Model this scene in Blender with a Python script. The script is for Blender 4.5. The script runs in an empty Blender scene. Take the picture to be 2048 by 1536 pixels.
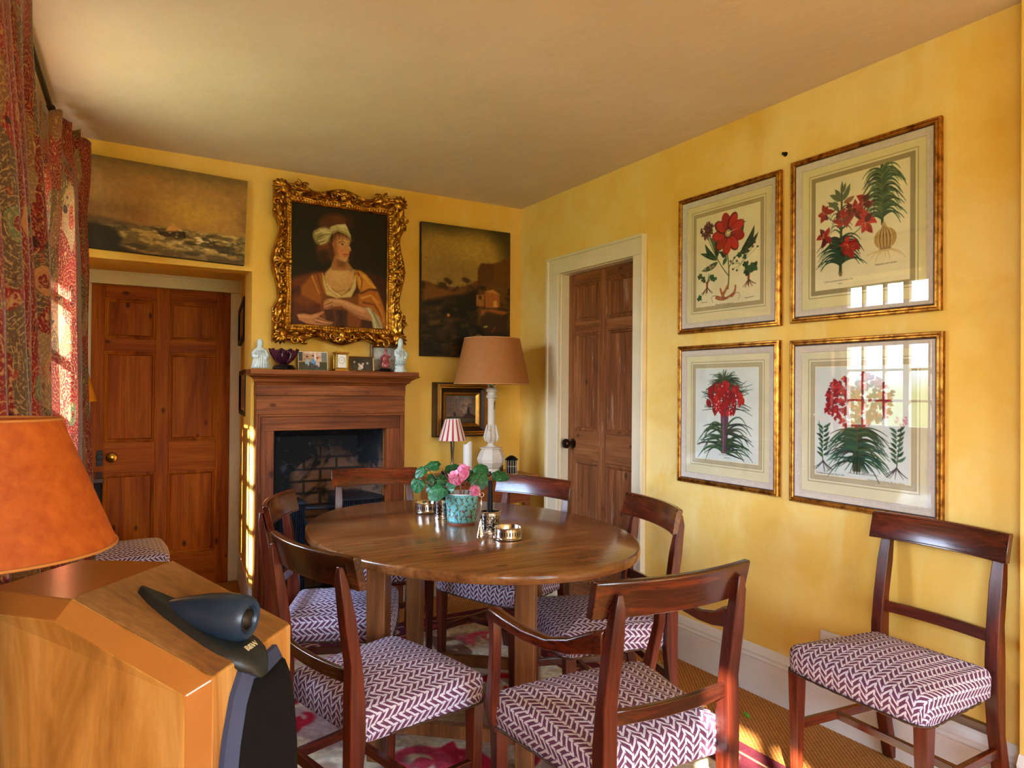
import bpy, bmesh, math, random
import numpy as np
from mathutils import Vector, Matrix, Euler
random.seed(7)
PI = math.pi
SC = bpy.context.scene
COL = SC.collection

# ---------------------------------------------------------------- materials
def srgb(c):
    c = [x / 255.0 if max(c) > 1.0 else x for x in c[:3]]
    return tuple(x / 12.92 if x <= 0.04045 else ((x + 0.055) / 1.055) ** 2.4 for x in c)

class Mat:
    def __init__(s, name, base=(200, 200, 200), rough=0.5, metal=0.0, spec=0.5, coat=0.0):
        s.m = bpy.data.materials.new(name); s.m.use_nodes = True
        s.t = s.m.node_tree; s.b = s.t.nodes['Principled BSDF']
        s.b.inputs['Base Color'].default_value = srgb(base) + (1,)
        s.b.inputs['Roughness'].default_value = rough
        s.b.inputs['Metallic'].default_value = metal
        s.b.inputs['Specular IOR Level'].default_value = spec
        s.b.inputs['Coat Weight'].default_value = coat
        s.b.inputs['Coat Roughness'].default_value = 0.12
    def n(s, typ, ins=None, **props):
        nd = s.t.nodes.new('ShaderNode' + typ)
        for k, v in props.items(): setattr(nd, k, v)
        if ins:
            for k, v in ins.items():
                sock = nd.inputs[k]
                if isinstance(v, bpy.types.NodeSocket): s.t.links.new(v, sock)
                elif isinstance(v, (tuple, list)) and sock.type == 'RGBA': sock.default_value = tuple(v)[:3] + (1,)
                else: sock.default_value = v
        return nd
    def math(s, op, a, b=None, c=None, clamp=False):
        ins = {0: a}
        if b is not None: ins[1] = b
        if c is not None: ins[2] = c
        return s.n('Math', ins, operation=op, use_clamp=clamp).outputs[0]
    def mix(s, f, a, b, mode='MIX'):
        nd = s.t.nodes.new('ShaderNodeMix'); nd.data_type = 'RGBA'; nd.blend_type = mode
        for i, v in ((0, f), (6, a), (7, b)):
            if isinstance(v, bpy.types.NodeSocket): s.t.links.new(v, nd.inputs[i])
            elif i == 0: nd.inputs[0].default_value = v
            else: nd.inputs[i].default_value = tuple(v)[:3] + (1,)
        return nd.outputs[2]
    def ramp(s, f, stops, interp='LINEAR'):
        nd = s.n('ValToRGB', {0: f}); cr = nd.color_ramp; cr.interpolation = interp
        while len(cr.elements) > 1: cr.elements.remove(cr.elements[-1])
        cr.elements[0].position = stops[0][0]; cr.elements[0].color = tuple(stops[0][1]) + (1,)
        for p, c in stops[1:]:
            e = cr.elements.new(p); e.color = tuple(c) + (1,)
        return nd.outputs[0]
    def step(s, f, a, b):
        nd = s.n('MapRange', {0: f, 1: a, 2: b, 3: 0.0, 4: 1.0}); nd.interpolation_type = 'SMOOTHSTEP'
        return nd.outputs[0]
    def col(s, sock): s.t.links.new(sock, s.b.inputs['Base Color'])
    def rough(s, sock): s.t.links.new(sock, s.b.inputs['Roughness'])
    def bump(s, h, strength=0.3, dist=0.01):
        nd = s.n('Bump', {'Height': h, 'Strength': strength, 'Distance': dist})
        s.t.links.new(nd.outputs[0], s.b.inputs['Normal'])
    def objco(s, rnd=True):
        v = s.n('TexCoord').outputs['Object']
        if rnd:
            r = s.n('ObjectInfo').outputs['Random']
            k = s.math('MULTIPLY', r, 9.0)
            cb = s.n('CombineXYZ', {0: k, 1: k, 2: k}).outputs[0]
            v = s.n('VectorMath', {0: v, 1: cb}, operation='ADD').outputs[0]
        return v
    def noise(s, v, scale, detail=4, rough=0.55, dist=0.0):
        return s.n('TexNoise', {'Vector': v, 'Scale': scale, 'Detail': detail, 'Roughness': rough, 'Distortion': dist}).outputs[0]

def plain(name, base, rough=0.5, metal=0.0, spec=0.5, coat=0.0, nz=0.0, nscale=8.0, bump=0.0, bscale=40):
    m = Mat(name, base, rough, metal, spec, coat)
    if nz:
        v = m.objco(); f = m.noise(v, nscale, 5)
        c = srgb(base); lo = tuple(x * (1 - nz) for x in c); hi = tuple(min(1, x * (1 + nz)) for x in c)
        m.col(m.ramp(f, [(0.3, lo), (0.7, hi)]))
    if bump:
        m.bump(m.noise(m.objco(), bscale, 3), bump, 0.005)
    return m.m

def wood(name, dark, mid, light, axis='z', rough=0.3, scale=1.0, coat=0.0, knots=0.0, fine=0.35, stretch=9.0, dist=0.8, wear=None, flat='y', spec=0.5):
    m = Mat(name, mid, rough, coat=coat, spec=spec)
    v = m.objco()
    sc = [stretch * scale] * 3; sc['xyz'.index(axis)] = 0.9 * scale
    mv = m.n('Mapping', {'Vector': v, 'Scale': sc}).outputs[0]
    f = m.noise(mv, 1.0, 5, 0.6, dist)
    c = m.ramp(f, [(0.28, srgb(dark)), (0.5, srgb(mid)), (0.72, srgb(light))])
    sc2 = [95 * scale] * 3; sc2['xyz'.index(axis)] = 3.0 * scale
    f2 = m.noise(m.n('Mapping', {'Vector': v, 'Scale': sc2}).outputs[0], 1.0, 3)
    d = m.step(f2, 0.35, 0.62)
    c = m.mix(m.math('MULTIPLY', m.math('SUBTRACT', 1.0, d), fine), c, tuple(x * 0.45 for x in srgb(dark)))
    if knots:
        kv = [9.5] * 3; kv['xyz'.index(axis)] = 5.5; kv['xyz'.index(flat)] = 0.0
        vo = m.n('TexVoronoi', {'Vector': m.n('Mapping', {'Vector': v, 'Scale': kv}).outputs[0], 'Scale': 1.0, 'Randomness': 1.0})
        k = m.math('SUBTRACT', 1.0, m.step(vo.outputs['Distance'], 0.05, 0.17))
        c = m.mix(m.math('MULTIPLY', k, knots), c, tuple(x * 0.3 for x in srgb(dark)))
    if wear:
        w = m.step(m.noise(m.n('Mapping', {'Vector': v, 'Scale': [(2.2 if 'xyz'[i] == axis else 17.0) for i in range(3)]}).outputs[0], 1.2, 7, 0.72), wear[1], wear[1] + 0.1)
        c = m.mix(m.math('MULTIPLY', w, wear[2]), c, srgb(wear[0]))
    m.col(c); m.bump(f2, 0.06, 0.004)
    return m.m

def vcol(name, rough=0.6, metal=0.0, coat=0.0, spec=0.5):
    m = Mat(name, (255, 255, 255), rough, metal, spec, coat)
    a = m.n('VertexColor'); a.layer_name = 'Col'
    m.col(a.outputs[0]); return m.m

# ---------------------------------------------------------------- mesh builder
class MB:
    def __init__(s): s.v = []; s.f = []; s.mi = []; s.uv = {}
    def face(s, idx, mi=0): s.f.append(tuple(idx)); s.mi.append(mi)
    def hexa(s, p, mi=0):
        b = len(s.v); s.v += [tuple(q) for q in p]
        for q in ((3, 2, 1, 0), (4, 5, 6, 7), (0, 1, 5, 4), (1, 2, 6, 5), (2, 3, 7, 6), (3, 0, 4, 7)):
            s.face([b + i for i in q], mi)
        return s
    def box(s, x0, x1, y0, y1, z0, z1, mi=0):
        return s.hexa([(x0, y0, z0), (x1, y0, z0), (x1, y1, z0), (x0, y1, z0), (x0, y0, z1), (x1, y0, z1), (x1, y1, z1), (x0, y1, z1)], mi)
    def loft(s, secs, mi=0, caps=True, closed=False, ring=True):
        b = len(s.v); n = len(secs[0])
        for q in secs: s.v += [tuple(p) for p in q]
        m = len(secs)
        for i in range(m if closed else m - 1):
            i2 = (i + 1) % m
            for j in range(n if ring else n - 1):
                j2 = (j + 1) % n
                s.face((b + i * n + j, b + i * n + j2, b + i2 * n + j2, b + i2 * n + j), mi)
        if caps and not closed:
            s.face([b + j for j in range(n)][::-1], mi)
            s.face([b + (m - 1) * n + j for j in range(n)], mi)
        return s
    def prism(s, poly, axis, a, b, mi=0):
        def P(u, v, w): return {'x': (w, u, v), 'y': (u, w, v), 'z': (u, v, w)}[axis]
        return s.loft([[P(u, v, a) for u, v in poly], [P(u, v, b) for u, v in poly]], mi)
    def lathe(s, prof, c=(0, 0, 0), n=32, mi=0, caps=True, axis='z'):
        secs = []
        for r, z in prof:
            r = max(r, 1e-4); q = []
            for k in range(n):
                a = 2 * PI * k / n
                if axis == 'z': q.append((c[0] + r * math.cos(a), c[1] + r * math.sin(a), c[2] + z))
                elif axis == 'x': q.append((c[0] + z, c[1] + r * math.cos(a), c[2] + r * math.sin(a)))
                else: q.append((c[0] + r * math.sin(a), c[1] + z, c[2] + r * math.cos(a)))
            secs.append(q)
        return s.loft(secs, mi, caps)
    def tube(s, pts, r, n=8, mi=0, caps=True):
        pts = [Vector(p) for p in pts]; m = len(pts); secs = []
        up = Vector((0, 0, 1)); prev = None
        for i, p in enumerate(pts):
            t = (pts[min(i + 1, m - 1)] - pts[max(i - 1, 0)]).normalized()
            if prev is None:
                ref = up if abs(t.z) < 0.9 else Vector((1, 0, 0)); a = t.cross(ref).normalized()
            else: a = (prev - t * prev.dot(t)).normalized()
            prev = a; bb = t.cross(a)
            rr = r if not hasattr(r, '__len__') else r[i]
            if hasattr(rr, '__len__'): ra, rb = rr
            else: ra = rb = rr
            secs.append([p + a * ra * math.cos(2 * PI * k / n) + bb * rb * math.sin(2 * PI * k / n) for k in range(n)])
        return s.loft(secs, mi, caps)
    def ball(s, c, r, n=12, m=8, mi=0, rot=None):
        r = r if hasattr(r, '__len__') else (r, r, r); secs = []
        R = Euler(rot).to_matrix() if rot else None
        for i in range(m + 1):
            th = PI * i / m; q = []
            for k in range(n):
                a = 2 * PI * k / n; st = max(math.sin(th), 0.02)
                p = Vector((r[0] * st * math.cos(a), r[1] * st * math.sin(a), -r[2] * math.cos(th)))
                if R: p = R @ p
                q.append((c[0] + p.x, c[1] + p.y, c[2] + p.z))
            secs.append(q)
        return s.loft(secs, mi)
    def rings(s, rects, mi=0):
        """mitred frame: list of (x0,x1,z0,z1,y)"""
        secs = [[(x0, y, z0), (x1, y, z0), (x1, y, z1), (x0, y, z1)] for x0, x1, z0, z1, y in rects]
        return s.loft(secs, mi, caps=False)
    def move(s, d, start=0):
        s.v = s.v[:start] + [(p[0] + d[0], p[1] + d[1], p[2] + d[2]) for p in s.v[start:]]; return s
    def xf(s, M, start=0):
        s.v = s.v[:start] + [tuple(M @ Vector(p)) for p in s.v[start:]]; return s
    def build(s, name, mats, parent=None, smooth=None, bevel=None, seg=2, loc=None):
        me = bpy.data.meshes.new(name); me.from_pydata(s.v, [], s.f)
        if not isinstance(mats, (list, tuple)): mats = [mats]
        for m in mats: me.materials.append(m)
        if len(mats) > 1: me.polygons.foreach_set('material_index', s.mi)
        bm = bmesh.new(); bm.from_mesh(me); bmesh.ops.recalc_face_normals(bm, faces=bm.faces); bm.to_mesh(me); bm.free()
        if s.uv:
            l = me.uv_layers.new(name='UV')
            for lp in me.loops: l.data[lp.index].uv = s.uv[lp.vertex_index]
        if smooth is not None:
            me.polygons.foreach_set('use_smooth', [True] * len(me.polygons))
            if smooth < 179: me.set_sharp_from_angle(angle=math.radians(smooth))
        o = bpy.data.objects.new(name, me); COL.objects.link(o)
        if parent: o.parent = parent
        if loc: o.location = loc
        if bevel:
            md = o.modifiers.new('bevel', 'BEVEL'); md.width = bevel; md.segments = seg; md.limit_method = 'ANGLE'; md.angle_limit = math.radians(38)
        return o

def thing(name, label, cat, loc=(0, 0, 0), rot=0.0, group=None):
    o = bpy.data.objects.new(name, None); COL.objects.link(o); o.empty_display_size = 0.05
    o.location = loc; o.rotation_euler = (0, 0, rot) if not hasattr(rot, '__len__') else rot
    o['label'] = label; o['category'] = cat
    if group: o['group'] = group
    return o
def tag(o, label, cat, group=None, kind=None):
    o['label'] = label; o['category'] = cat
    if group: o['group'] = group
    if kind: o['kind'] = kind
    return o
def struct(o, label=None, cat=None):
    o['kind'] = 'structure'
    if label: o['label'] = label
    if cat: o['category'] = cat
    return o
def dup(root, loc, rot, label):
    r = root.copy(); COL.objects.link(r); r.location = loc; r.rotation_euler = (0, 0, rot); r['label'] = label
    for ch in list(root.children):
        c = ch.copy(); COL.objects.link(c); c.parent = r
        for g in list(ch.children):
            d = g.copy(); COL.objects.link(d); d.parent = c
    return r
def text(name, s, size, mat, parent, M, shear=0.0, depth=0.0004, align='CENTER', bold=0.0):
    cu = bpy.data.curves.new(name, 'FONT'); cu.body = s; cu.size = size; cu.shear = shear; cu.extrude = depth; cu.align_x = align; cu.align_y = 'CENTER'
    cu.offset = bold; cu.resolution_u = 3
    o = bpy.data.objects.new(name, cu); COL.objects.link(o)
    bpy.context.view_layer.update()
    me = bpy.data.meshes.new_from_object(o.evaluated_get(bpy.context.evaluated_depsgraph_get()))
    bpy.data.objects.remove(o); bpy.data.curves.remove(cu)
    me.materials.clear(); me.materials.append(mat); me.transform(M)
    o = bpy.data.objects.new(name, me); COL.objects.link(o); o.parent = parent
    return o

# ---------------------------------------------------------------- painting on vertex-coloured grids
def lerp(a, b, t): return a + (b - a) * t
def fbm(h, w, cells, octv=4, seed=0, ax=1.0):
    rs = np.random.RandomState(seed); out = np.zeros((h, w)); amp = 1.0; tot = 0
    cx = cells; cy = max(1.0, cells * h / w * ax)
    for _ in range(octv):
        gx = int(math.ceil(cx)) + 2; gy = int(math.ceil(cy)) + 2
        g = rs.rand(gy, gx)
        xs = np.linspace(0, cx, w); ys = np.linspace(0, cy, h)
        xi = xs.astype(int); yi = ys.astype(int); fx = xs - xi; fy = ys - yi
        fx = fx * fx * (3 - 2 * fx); fy = (fy * fy * (3 - 2 * fy))[:, None]
        a = g[np.ix_(yi, xi)]; b = g[np.ix_(yi, xi + 1)]; c = g[np.ix_(yi + 1, xi)]; d = g[np.ix_(yi + 1, xi + 1)]
        out += amp * ((a * (1 - fx) + b * fx) * (1 - fy) + (c * (1 - fx) + d * fx) * fy)
        tot += amp; amp *= 0.55; cx *= 2; cy *= 2
    return out / tot

class Canvas:
    """u right, v down, both 0..1; lengths are in units of the width"""
    def __init__(s, w, h, bg):
        s.w, s.h = w, h; s.a = np.ones((h, w, 3)) * (np.array(bg) / 255.0)
        s.as_ = h / w
        s.U, s.V = np.meshgrid((np.arange(w) + 0.5) / w, (np.arange(h) + 0.5) / w)   # V in width units
    def put(s, mask, c, alpha=1.0, sl=None):
        a = s.a if sl is None else s.a[sl]
        m = (np.clip(mask, 0, 1) * alpha)[..., None]; a[...] = a * (1 - m) + (np.array(c) / 255.0) * m
    def _win(s, x0, x1, y0, y1):
        i0 = max(0, int(x0 * s.w) - 1); i1 = min(s.w, int(x1 * s.w) + 2); j0 = max(0, int(y0 * s.w) - 1); j1 = min(s.h, int(y1 * s.w) + 2)
        if i1 <= i0 or j1 <= j0: return None
        return (slice(j0, j1), slice(i0, i1))
    def ell(s, u, v, ru, rv, c, rot=0.0, soft=None, alpha=1.0):
        v *= s.as_; soft = soft or 1.2 / s.w; R = max(ru, rv) + soft
        sl = s._win(u - R, u + R, v - R, v + R)
        if sl is None: return
        x = s.U[sl] - u; y = s.V[sl] - v; cs, sn = math.cos(rot), math.sin(rot)
        p = (x * cs + y * sn) / ru; q = (-x * sn + y * cs) / rv
        d = (np.sqrt(p * p + q * q) - 1) * min(ru, rv)
        s.put(0.5 - d / soft, c, alpha, sl)
    def poly(s, pts, c, soft=None, alpha=1.0):
        P = [(u, v * s.as_) for u, v in pts]; soft = soft or 1.2 / s.w
        xs = [p[0] for p in P]; ys = [p[1] for p in P]
        sl = s._win(min(xs) - soft, max(xs) + soft, min(ys) - soft, max(ys) + soft)
        if sl is None: return
        X = s.U[sl]; Y = s.V[sl]; ins = np.zeros(X.shape, bool); d = np.full(X.shape, 9.0); n = len(P)
        for i in range(n):
            x1, y1 = P[i]; x2, y2 = P[(i + 1) % n]
            if y1 != y2: ins ^= ((y1 > Y) != (y2 > Y)) & (X < (x2 - x1) * (Y - y1) / (y2 - y1) + x1)
            L = (x2 - x1) ** 2 + (y2 - y1) ** 2 + 1e-12
            t = np.clip(((X - x1) * (x2 - x1) + (Y - y1) * (y2 - y1)) / L, 0, 1)
            d = np.minimum(d, np.hypot(X - x1 - t * (x2 - x1), Y - y1 - t * (y2 - y1)))
        s.put(0.5 + np.where(ins, d, -d) / soft, c, alpha, sl)
    def line(s, pts, r0, r1, c, soft=None, alpha=1.0):
        P = [(u, v * s.as_) for u, v in pts]; soft = soft or 1.2 / s.w; n = len(P) - 1
        R = max(r0, r1) + soft
        xs = [p[0] for p in P]; ys = [p[1] for p in P]
        sl = s._win(min(xs) - R, max(xs) + R, min(ys) - R, max(ys) + R)
        if sl is None: return
        X = s.U[sl]; Y = s.V[sl]; best = np.full(X.shape, -9.0)
        for i in range(n):
            x1, y1 = P[i]; x2, y2 = P[i + 1]; L = (x2 - x1) ** 2 + (y2 - y1) ** 2 + 1e-12
            t = np.clip(((X - x1) * (x2 - x1) + (Y - y1) * (y2 - y1)) / L, 0, 1)
            r = lerp(r0, r1, (i + t) / n)
            best = np.maximum(best, r - np.hypot(X - x1 - t * (x2 - x1), Y - y1 - t * (y2 - y1)))
        s.put(0.5 + best / soft, c, alpha, sl)
    def curve(s, p0, p1, p2, r0, r1, c, n=8, **k):
        pts = []
        for i in range(n + 1):
            t = i / n
            pts.append(tuple((1 - t) ** 2 * a + 2 * t * (1 - t) * b + t * t * d for a, b, d in zip(p0, p1, p2)))
        s.line(pts, r0, r1, c, **k)
    def leaf(s, p0, p1, wd, c, bend=0.0, c2=None):
        dx, dy = p1[0] - p0[0], (p1[1] - p0[1]) * s.as_; L = math.hypot(dx, dy) + 1e-9; nx, ny = -dy / L, dx / L
        A, B, M = [], [], []
        for i in range(9):
            t = i / 8; w = wd * (math.sin(PI * t ** 0.8)) ** 0.8 if 0 < t < 1 else 0; bo = bend * L * 4 * t * (1 - t)
            cx = p0[0] + dx * t + nx * bo; cy = p0[1] * s.as_ + dy * t + ny * bo
            A.append((cx + nx * w, (cy + ny * w) / s.as_)); B.append((cx - nx * w, (cy - ny * w) / s.as_)); M.append((cx, cy / s.as_))
        s.poly(A + B[::-1], c)
        if c2 is not None: s.line(M, 0.0025, 0.001, c2, alpha=0.8)
    def mottle(s, cells, amt, seed=0, octv=4):
        s.a *= (1 + amt * (fbm(s.h, s.w, cells, octv, seed) - 0.5) * 2)[..., None]
        s.a = np.clip(s.a, 0, 1)

def grid_obj(name, cv, fn, mat, parent=None, closed_u=False, smooth=True):
    """one mesh vertex per canvas pixel; fn(U,V) -> (h,w,3) with U,V in 0..1"""
    h, w = cv.h, cv.w
    U, V = np.meshgrid(np.linspace(0, 1, w), np.linspace(0, 1, h))
    P = fn(U, V).reshape(-1, 3)
    idx = np.arange(h * w).reshape(h, w)
    q = np.stack([idx[:-1, :-1], idx[1:, :-1], idx[1:, 1:], idx[:-1, 1:]], -1).reshape(-1, 4)
    me = bpy.data.meshes.new(name); me.vertices.add(len(P)); me.vertices.foreach_set('co', P.ravel().astype(np.float32))
    me.loops.add(q.size); me.loops.foreach_set('vertex_index', q.ravel().astype(np.int32))
    me.polygons.add(len(q)); me.polygons.foreach_set('loop_start', (np.arange(len(q)) * 4).astype(np.int32)); me.polygons.foreach_set('loop_total', np.full(len(q), 4, np.int32))
    me.update(calc_edges=True)
    if smooth: me.polygons.foreach_set('use_smooth', [True] * len(q))
    c = np.clip(cv.a, 0, 1); lin = np.where(c <= 0.04045, c / 12.92, ((c + 0.055) / 1.055) ** 2.4).reshape(-1, 3)
    at = me.color_attributes.new('Col', 'FLOAT_COLOR', 'POINT')
    at.data.foreach_set('color', np.concatenate([lin, np.ones((len(lin), 1))], 1).ravel().astype(np.float32))
    me.materials.append(mat); me.validate()
    o = bpy.data.objects.new(name, me); COL.objects.link(o)
    if parent: o.parent = parent
    return o
def flat(x0, x1, z0, z1, y):
    return lambda U, V: np.stack([x0 + (x1 - x0) * U, np.full_like(U, y), z1 + (z0 - z1) * V], -1)
SKY, SUN, EXPO = 31, 44, 0.37
# ================================================================= MATERIALS
def wall_mat(name='ochre_limewash', deep=0.0):
    m = Mat(name, (222, 176, 70), 0.75, spec=0.25)
    v = m.n('TexCoord').outputs['Object']
    a = m.noise(v, 1.3, 5, 0.55, 0.4); b = m.noise(v, 3.6, 6, 0.6, 0.8); s3 = m.noise(m.n('Mapping', {'Vector': v, 'Scale': (2.2, 2.2, 0.7)}).outputs[0], 2.0, 5, 0.65, 0.5)
    c = m.ramp(a, [(0.3, srgb((232, 182, 74))), (0.5, srgb((238, 198, 104))), (0.72, srgb((238, 209, 138)))])
    c = m.mix(m.math('MULTIPLY', m.step(b, 0.46, 0.66), 0.5), c, srgb((230, 180, 70)))
    c = m.mix(m.math('MULTIPLY', m.step(s3, 0.52, 0.7), 0.45), c, srgb((240, 220, 150)))
    c = m.mix(m.math('MULTIPLY', m.step(m.noise(v, 2.1, 4, 0.5), 0.58, 0.74), 0.45), c, srgb((216, 166, 56)))
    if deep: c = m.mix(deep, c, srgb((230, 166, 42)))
    m.col(c); m.bump(m.math('ADD', m.noise(v, 5, 4), m.math('MULTIPLY', m.noise(v, 60, 3), 0.12)), 0.25, 0.02)
    return m.m
def ceil_mat():
    m = Mat('old_plaster', (214, 196, 164), 0.85, spec=0.15)
    v = m.n('TexCoord').outputs['Object']; a = m.noise(v, 1.1, 5)
    m.col(m.ramp(a, [(0.3, srgb((212, 190, 164))), (0.7, srgb((226, 206, 182)))]))
    m.bump(m.math('ADD', m.noise(v, 2.2, 3), m.math('MULTIPLY', m.noise(v, 7, 5, 0.6), 0.30)), 0.5, 0.03)
    return m.m
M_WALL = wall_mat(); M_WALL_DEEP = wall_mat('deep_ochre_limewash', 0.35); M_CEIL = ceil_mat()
M_WHITE = plain('white_gloss_paint', (226, 220, 212), 0.38, nz=0.06, nscale=5, bump=0.05)
M_CREAM = plain('cream_gloss_paint', (226, 210, 178), 0.42, nz=0.08, nscale=4, bump=0.05)
M_PINE_V = wood('honey_pine_vertical', (110, 42, 2), (158, 76, 5), (188, 106, 12), 'z', 0.5, knots=0.9, fine=0.3, spec=0.1)
M_PINE_H = wood('honey_pine_across', (110, 42, 2), (158, 75, 5), (188, 104, 12), 'x', 0.5, knots=0.9, fine=0.3, spec=0.1)
M_DRY_V = wood('dry_stripped_pine_vertical', (96, 52, 26), (140, 82, 44), (164, 104, 60), 'z', 0.6, knots=0.8, spec=0.2, fine=0.45, wear=((190, 150, 126), 0.56, 0.5))
M_DRY_H = wood('dry_stripped_pine_across', (96, 52, 26), (140, 82, 44), (164, 104, 60), 'x', 0.6, knots=0.8, spec=0.2, fine=0.45, wear=((190, 150, 126), 0.58, 0.4))
M_MANT_H = wood('mantel_pine_across', (92, 42, 18), (144, 76, 36), (170, 98, 50), 'x', 0.5, knots=0.85, spec=0.25, fine=0.45, wear=((196, 130, 96), 0.6, 0.4))
M_MANT_V = wood('mantel_pine_upright', (92, 42, 18), (142, 74, 36), (168, 94, 48), 'z', 0.5, knots=0.85, spec=0.25, fine=0.45, wear=((196, 130, 96), 0.6, 0.4))
MHG = ((44, 12, 6), (92, 32, 14), (124, 50, 22))
M_MAH_X = wood('mahogany_across', *MHG, 'x', 0.22, 1.3, 0.35, fine=0.45)
M_MAH_Y = wood('mahogany_deep', *MHG, 'y', 0.24, 1.3, 0.35, fine=0.45)
M_MAH_Z = wood('mahogany_upright', *MHG, 'z', 0.34, 1.3, 0.08, fine=0.45, spec=0.4)
M_MAH_RED = wood('figured_red_mahogany', (52, 14, 8), (112, 38, 16), (146, 60, 26), 'x', 0.18, 1.3, 0.45, fine=0.5)
M_MAH_STRIPE = wood('striped_shaded_mahogany', (26, 9, 5), (70, 26, 12), (112, 44, 18), 'x', 0.26, 1.5, 0.3, fine=0.5, stretch=12, dist=0.5)  # striped mahogany copy, darkened to put shade on the armchair back despite rear fill
M_MAH_WORN = wood('worn_dark_mahogany', (38, 16, 7), (78, 40, 16), (106, 60, 26), 'x', 0.24, 1.3, 0.35, fine=0.4, wear=((188, 132, 84), 0.66, 0.5))
M_TABLE = wood('waxed_elm', (84, 46, 20), (134, 84, 44), (164, 112, 64), 'x', 0.22, 0.8, 0.35, knots=0.6, fine=0.35, stretch=4.5, dist=2.4, flat='z')
M_TLEG = wood('waxed_oak', (88, 48, 22), (134, 82, 42), (160, 106, 60), 'z', 0.36, 1.1, 0.15, fine=0.3)
M_CHEST = wood('corner_table_pine', (112, 52, 20), (158, 84, 38), (182, 106, 52), 'x', 0.35, knots=0.4, fine=0.3)
M_BRASS = plain('old_brass', (176, 136, 62), 0.28, 1.0)
M_BRONZE = plain('dark_bronze', (62, 44, 32), 0.3, 0.9)
M_IRON = plain('black_iron', (38, 34, 32), 0.45, 0.7)
M_SILVER = plain('silver_plate', (222, 216, 206), 0.14, 1.0)
M_BLACK = plain('black_wax', (9, 9, 12), 0.45, spec=0.2)
M_INK = plain('brown_black_ink', (42, 32, 28), 0.7)

def glass_mat(name, tint=(1, 1, 1), extra=0.0):
    m = Mat(name, (255, 255, 255), 0.0)
    fr = m.n('Fresnel', {'IOR': 1.5}).outputs[0]
    tr = m.n('BsdfTransparent', {'Color': tint}); gl = m.n('BsdfGlossy', {'Color': (1, 1, 1), 'Roughness': 0.0})
    f = m.math('ADD', m.math('MULTIPLY', fr, 1.2), extra, clamp=True)
    f = m.math('MULTIPLY', f, m.math('SUBTRACT', 1.0, m.n('NewGeometry').outputs['Backfacing']))
    mx = m.n('MixShader', {0: f, 1: tr.outputs[0], 2: gl.outputs[0]})
    m.t.links.new(mx.outputs[0], m.t.nodes['Material Output'].inputs['Surface'])
    return m.m
M_GLASS = glass_mat('picture_glass', extra=0.0)
M_PANE = glass_mat('window_glass')

def sisal_mat():
    m = Mat('sisal_matting', (178, 108, 48), 0.9, spec=0.1)
    v = m.n('TexCoord').outputs['Object']
    r = m.n('Mapping', {'Vector': v, 'Rotation': (0, 0, 0.62)}).outputs[0]
    w1 = m.n('TexWave', {'Vector': r, 'Scale': 24.0, 'Distortion': 3.0, 'Detail': 2.0, 'Detail Scale': 6.0}).outputs['Fac']
    w2 = m.n('TexWave', {'Vector': r, 'Scale': 70.0, 'Distortion': 1.5}, bands_direction='Y').outputs['Fac']
    f = m.math('ADD', m.math('MULTIPLY', w1, 0.65), m.math('MULTIPLY', w2, 0.35))
    c = m.ramp(f, [(0.1, srgb((146, 90, 40))), (0.5, srgb((188, 122, 58))), (0.95, srgb((212, 148, 80)))])
    c = m.mix(m.math('MULTIPLY', m.noise(v, 30, 4), 0.3), c, srgb((128, 76, 32)))
    m.col(c); m.bump(f, 0.6, 0.006); return m.m
M_SISAL = sisal_mat()

# ================================================================= ROOM SHELL
CZ = 2.495
def XL(y): return -0.42 + 0.05 * y
mb = MB(); mb.box(-1.2, 2.62, -3.2, 5.25, -0.06, 0.0); struct(mb.build('floor', M_SISAL), 'orange sisal matting floor', 'floor')
mb = MB(); mb.box(-1.2, 2.62, -3.2, 5.25, CZ, CZ + 0.1); struct(mb.build('ceiling', M_CEIL), 'uneven tan plaster ceiling', 'ceiling')
# right wall, with the doorway and a slightly projecting pier nearest the camera
mb = MB()
mb.box(2.45, 2.62, 1.03, 2.84, 0, CZ); mb.box(2.45, 2.62, 2.84, 3.53, 1.995, CZ); mb.box(2.45, 2.62, 3.53, 4.1, 0, CZ); mb.box(2.40, 2.62, -3.2, 1.03, 0, CZ)
mb.box(2.60, 2.62, 2.84, 3.53, 0, 1.995)
struct(mb.build('wall_right', M_WALL), 'mottled yellow right-hand wall', 'wall')
# back wall: overdoor, chimney wall and fire opening
mb = MB()
mb.box(-0.3, 0.736, 4.0, 4.2, 1.93, CZ)
mb.prism([(4.0015, 1.917), (5.0, 2.0), (5.0, 2.1), (4.0015, 1.94)], 'x', -0.3, 1.0)                # sloping soffit of the doorway
mb.box(0.736, 2.45, 4.0, 4.2, 1.06, CZ); mb.box(1.493, 2.45, 4.0, 4.2, 0, 1.06)
mb.prism([(0.736, 4.0015), (0.846, 4.0015), (0.87, 5.0), (0.85, 5.0)], 'z', 0, 2.1)                # splayed reveal
mb.box(-0.3, 1.0, 5.0, 5.2, 0, 2.3)
struct(mb.build('wall_back', M_WALL_DEEP), 'yellow back wall with fireplace and recessed doorway', 'wall')
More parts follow.
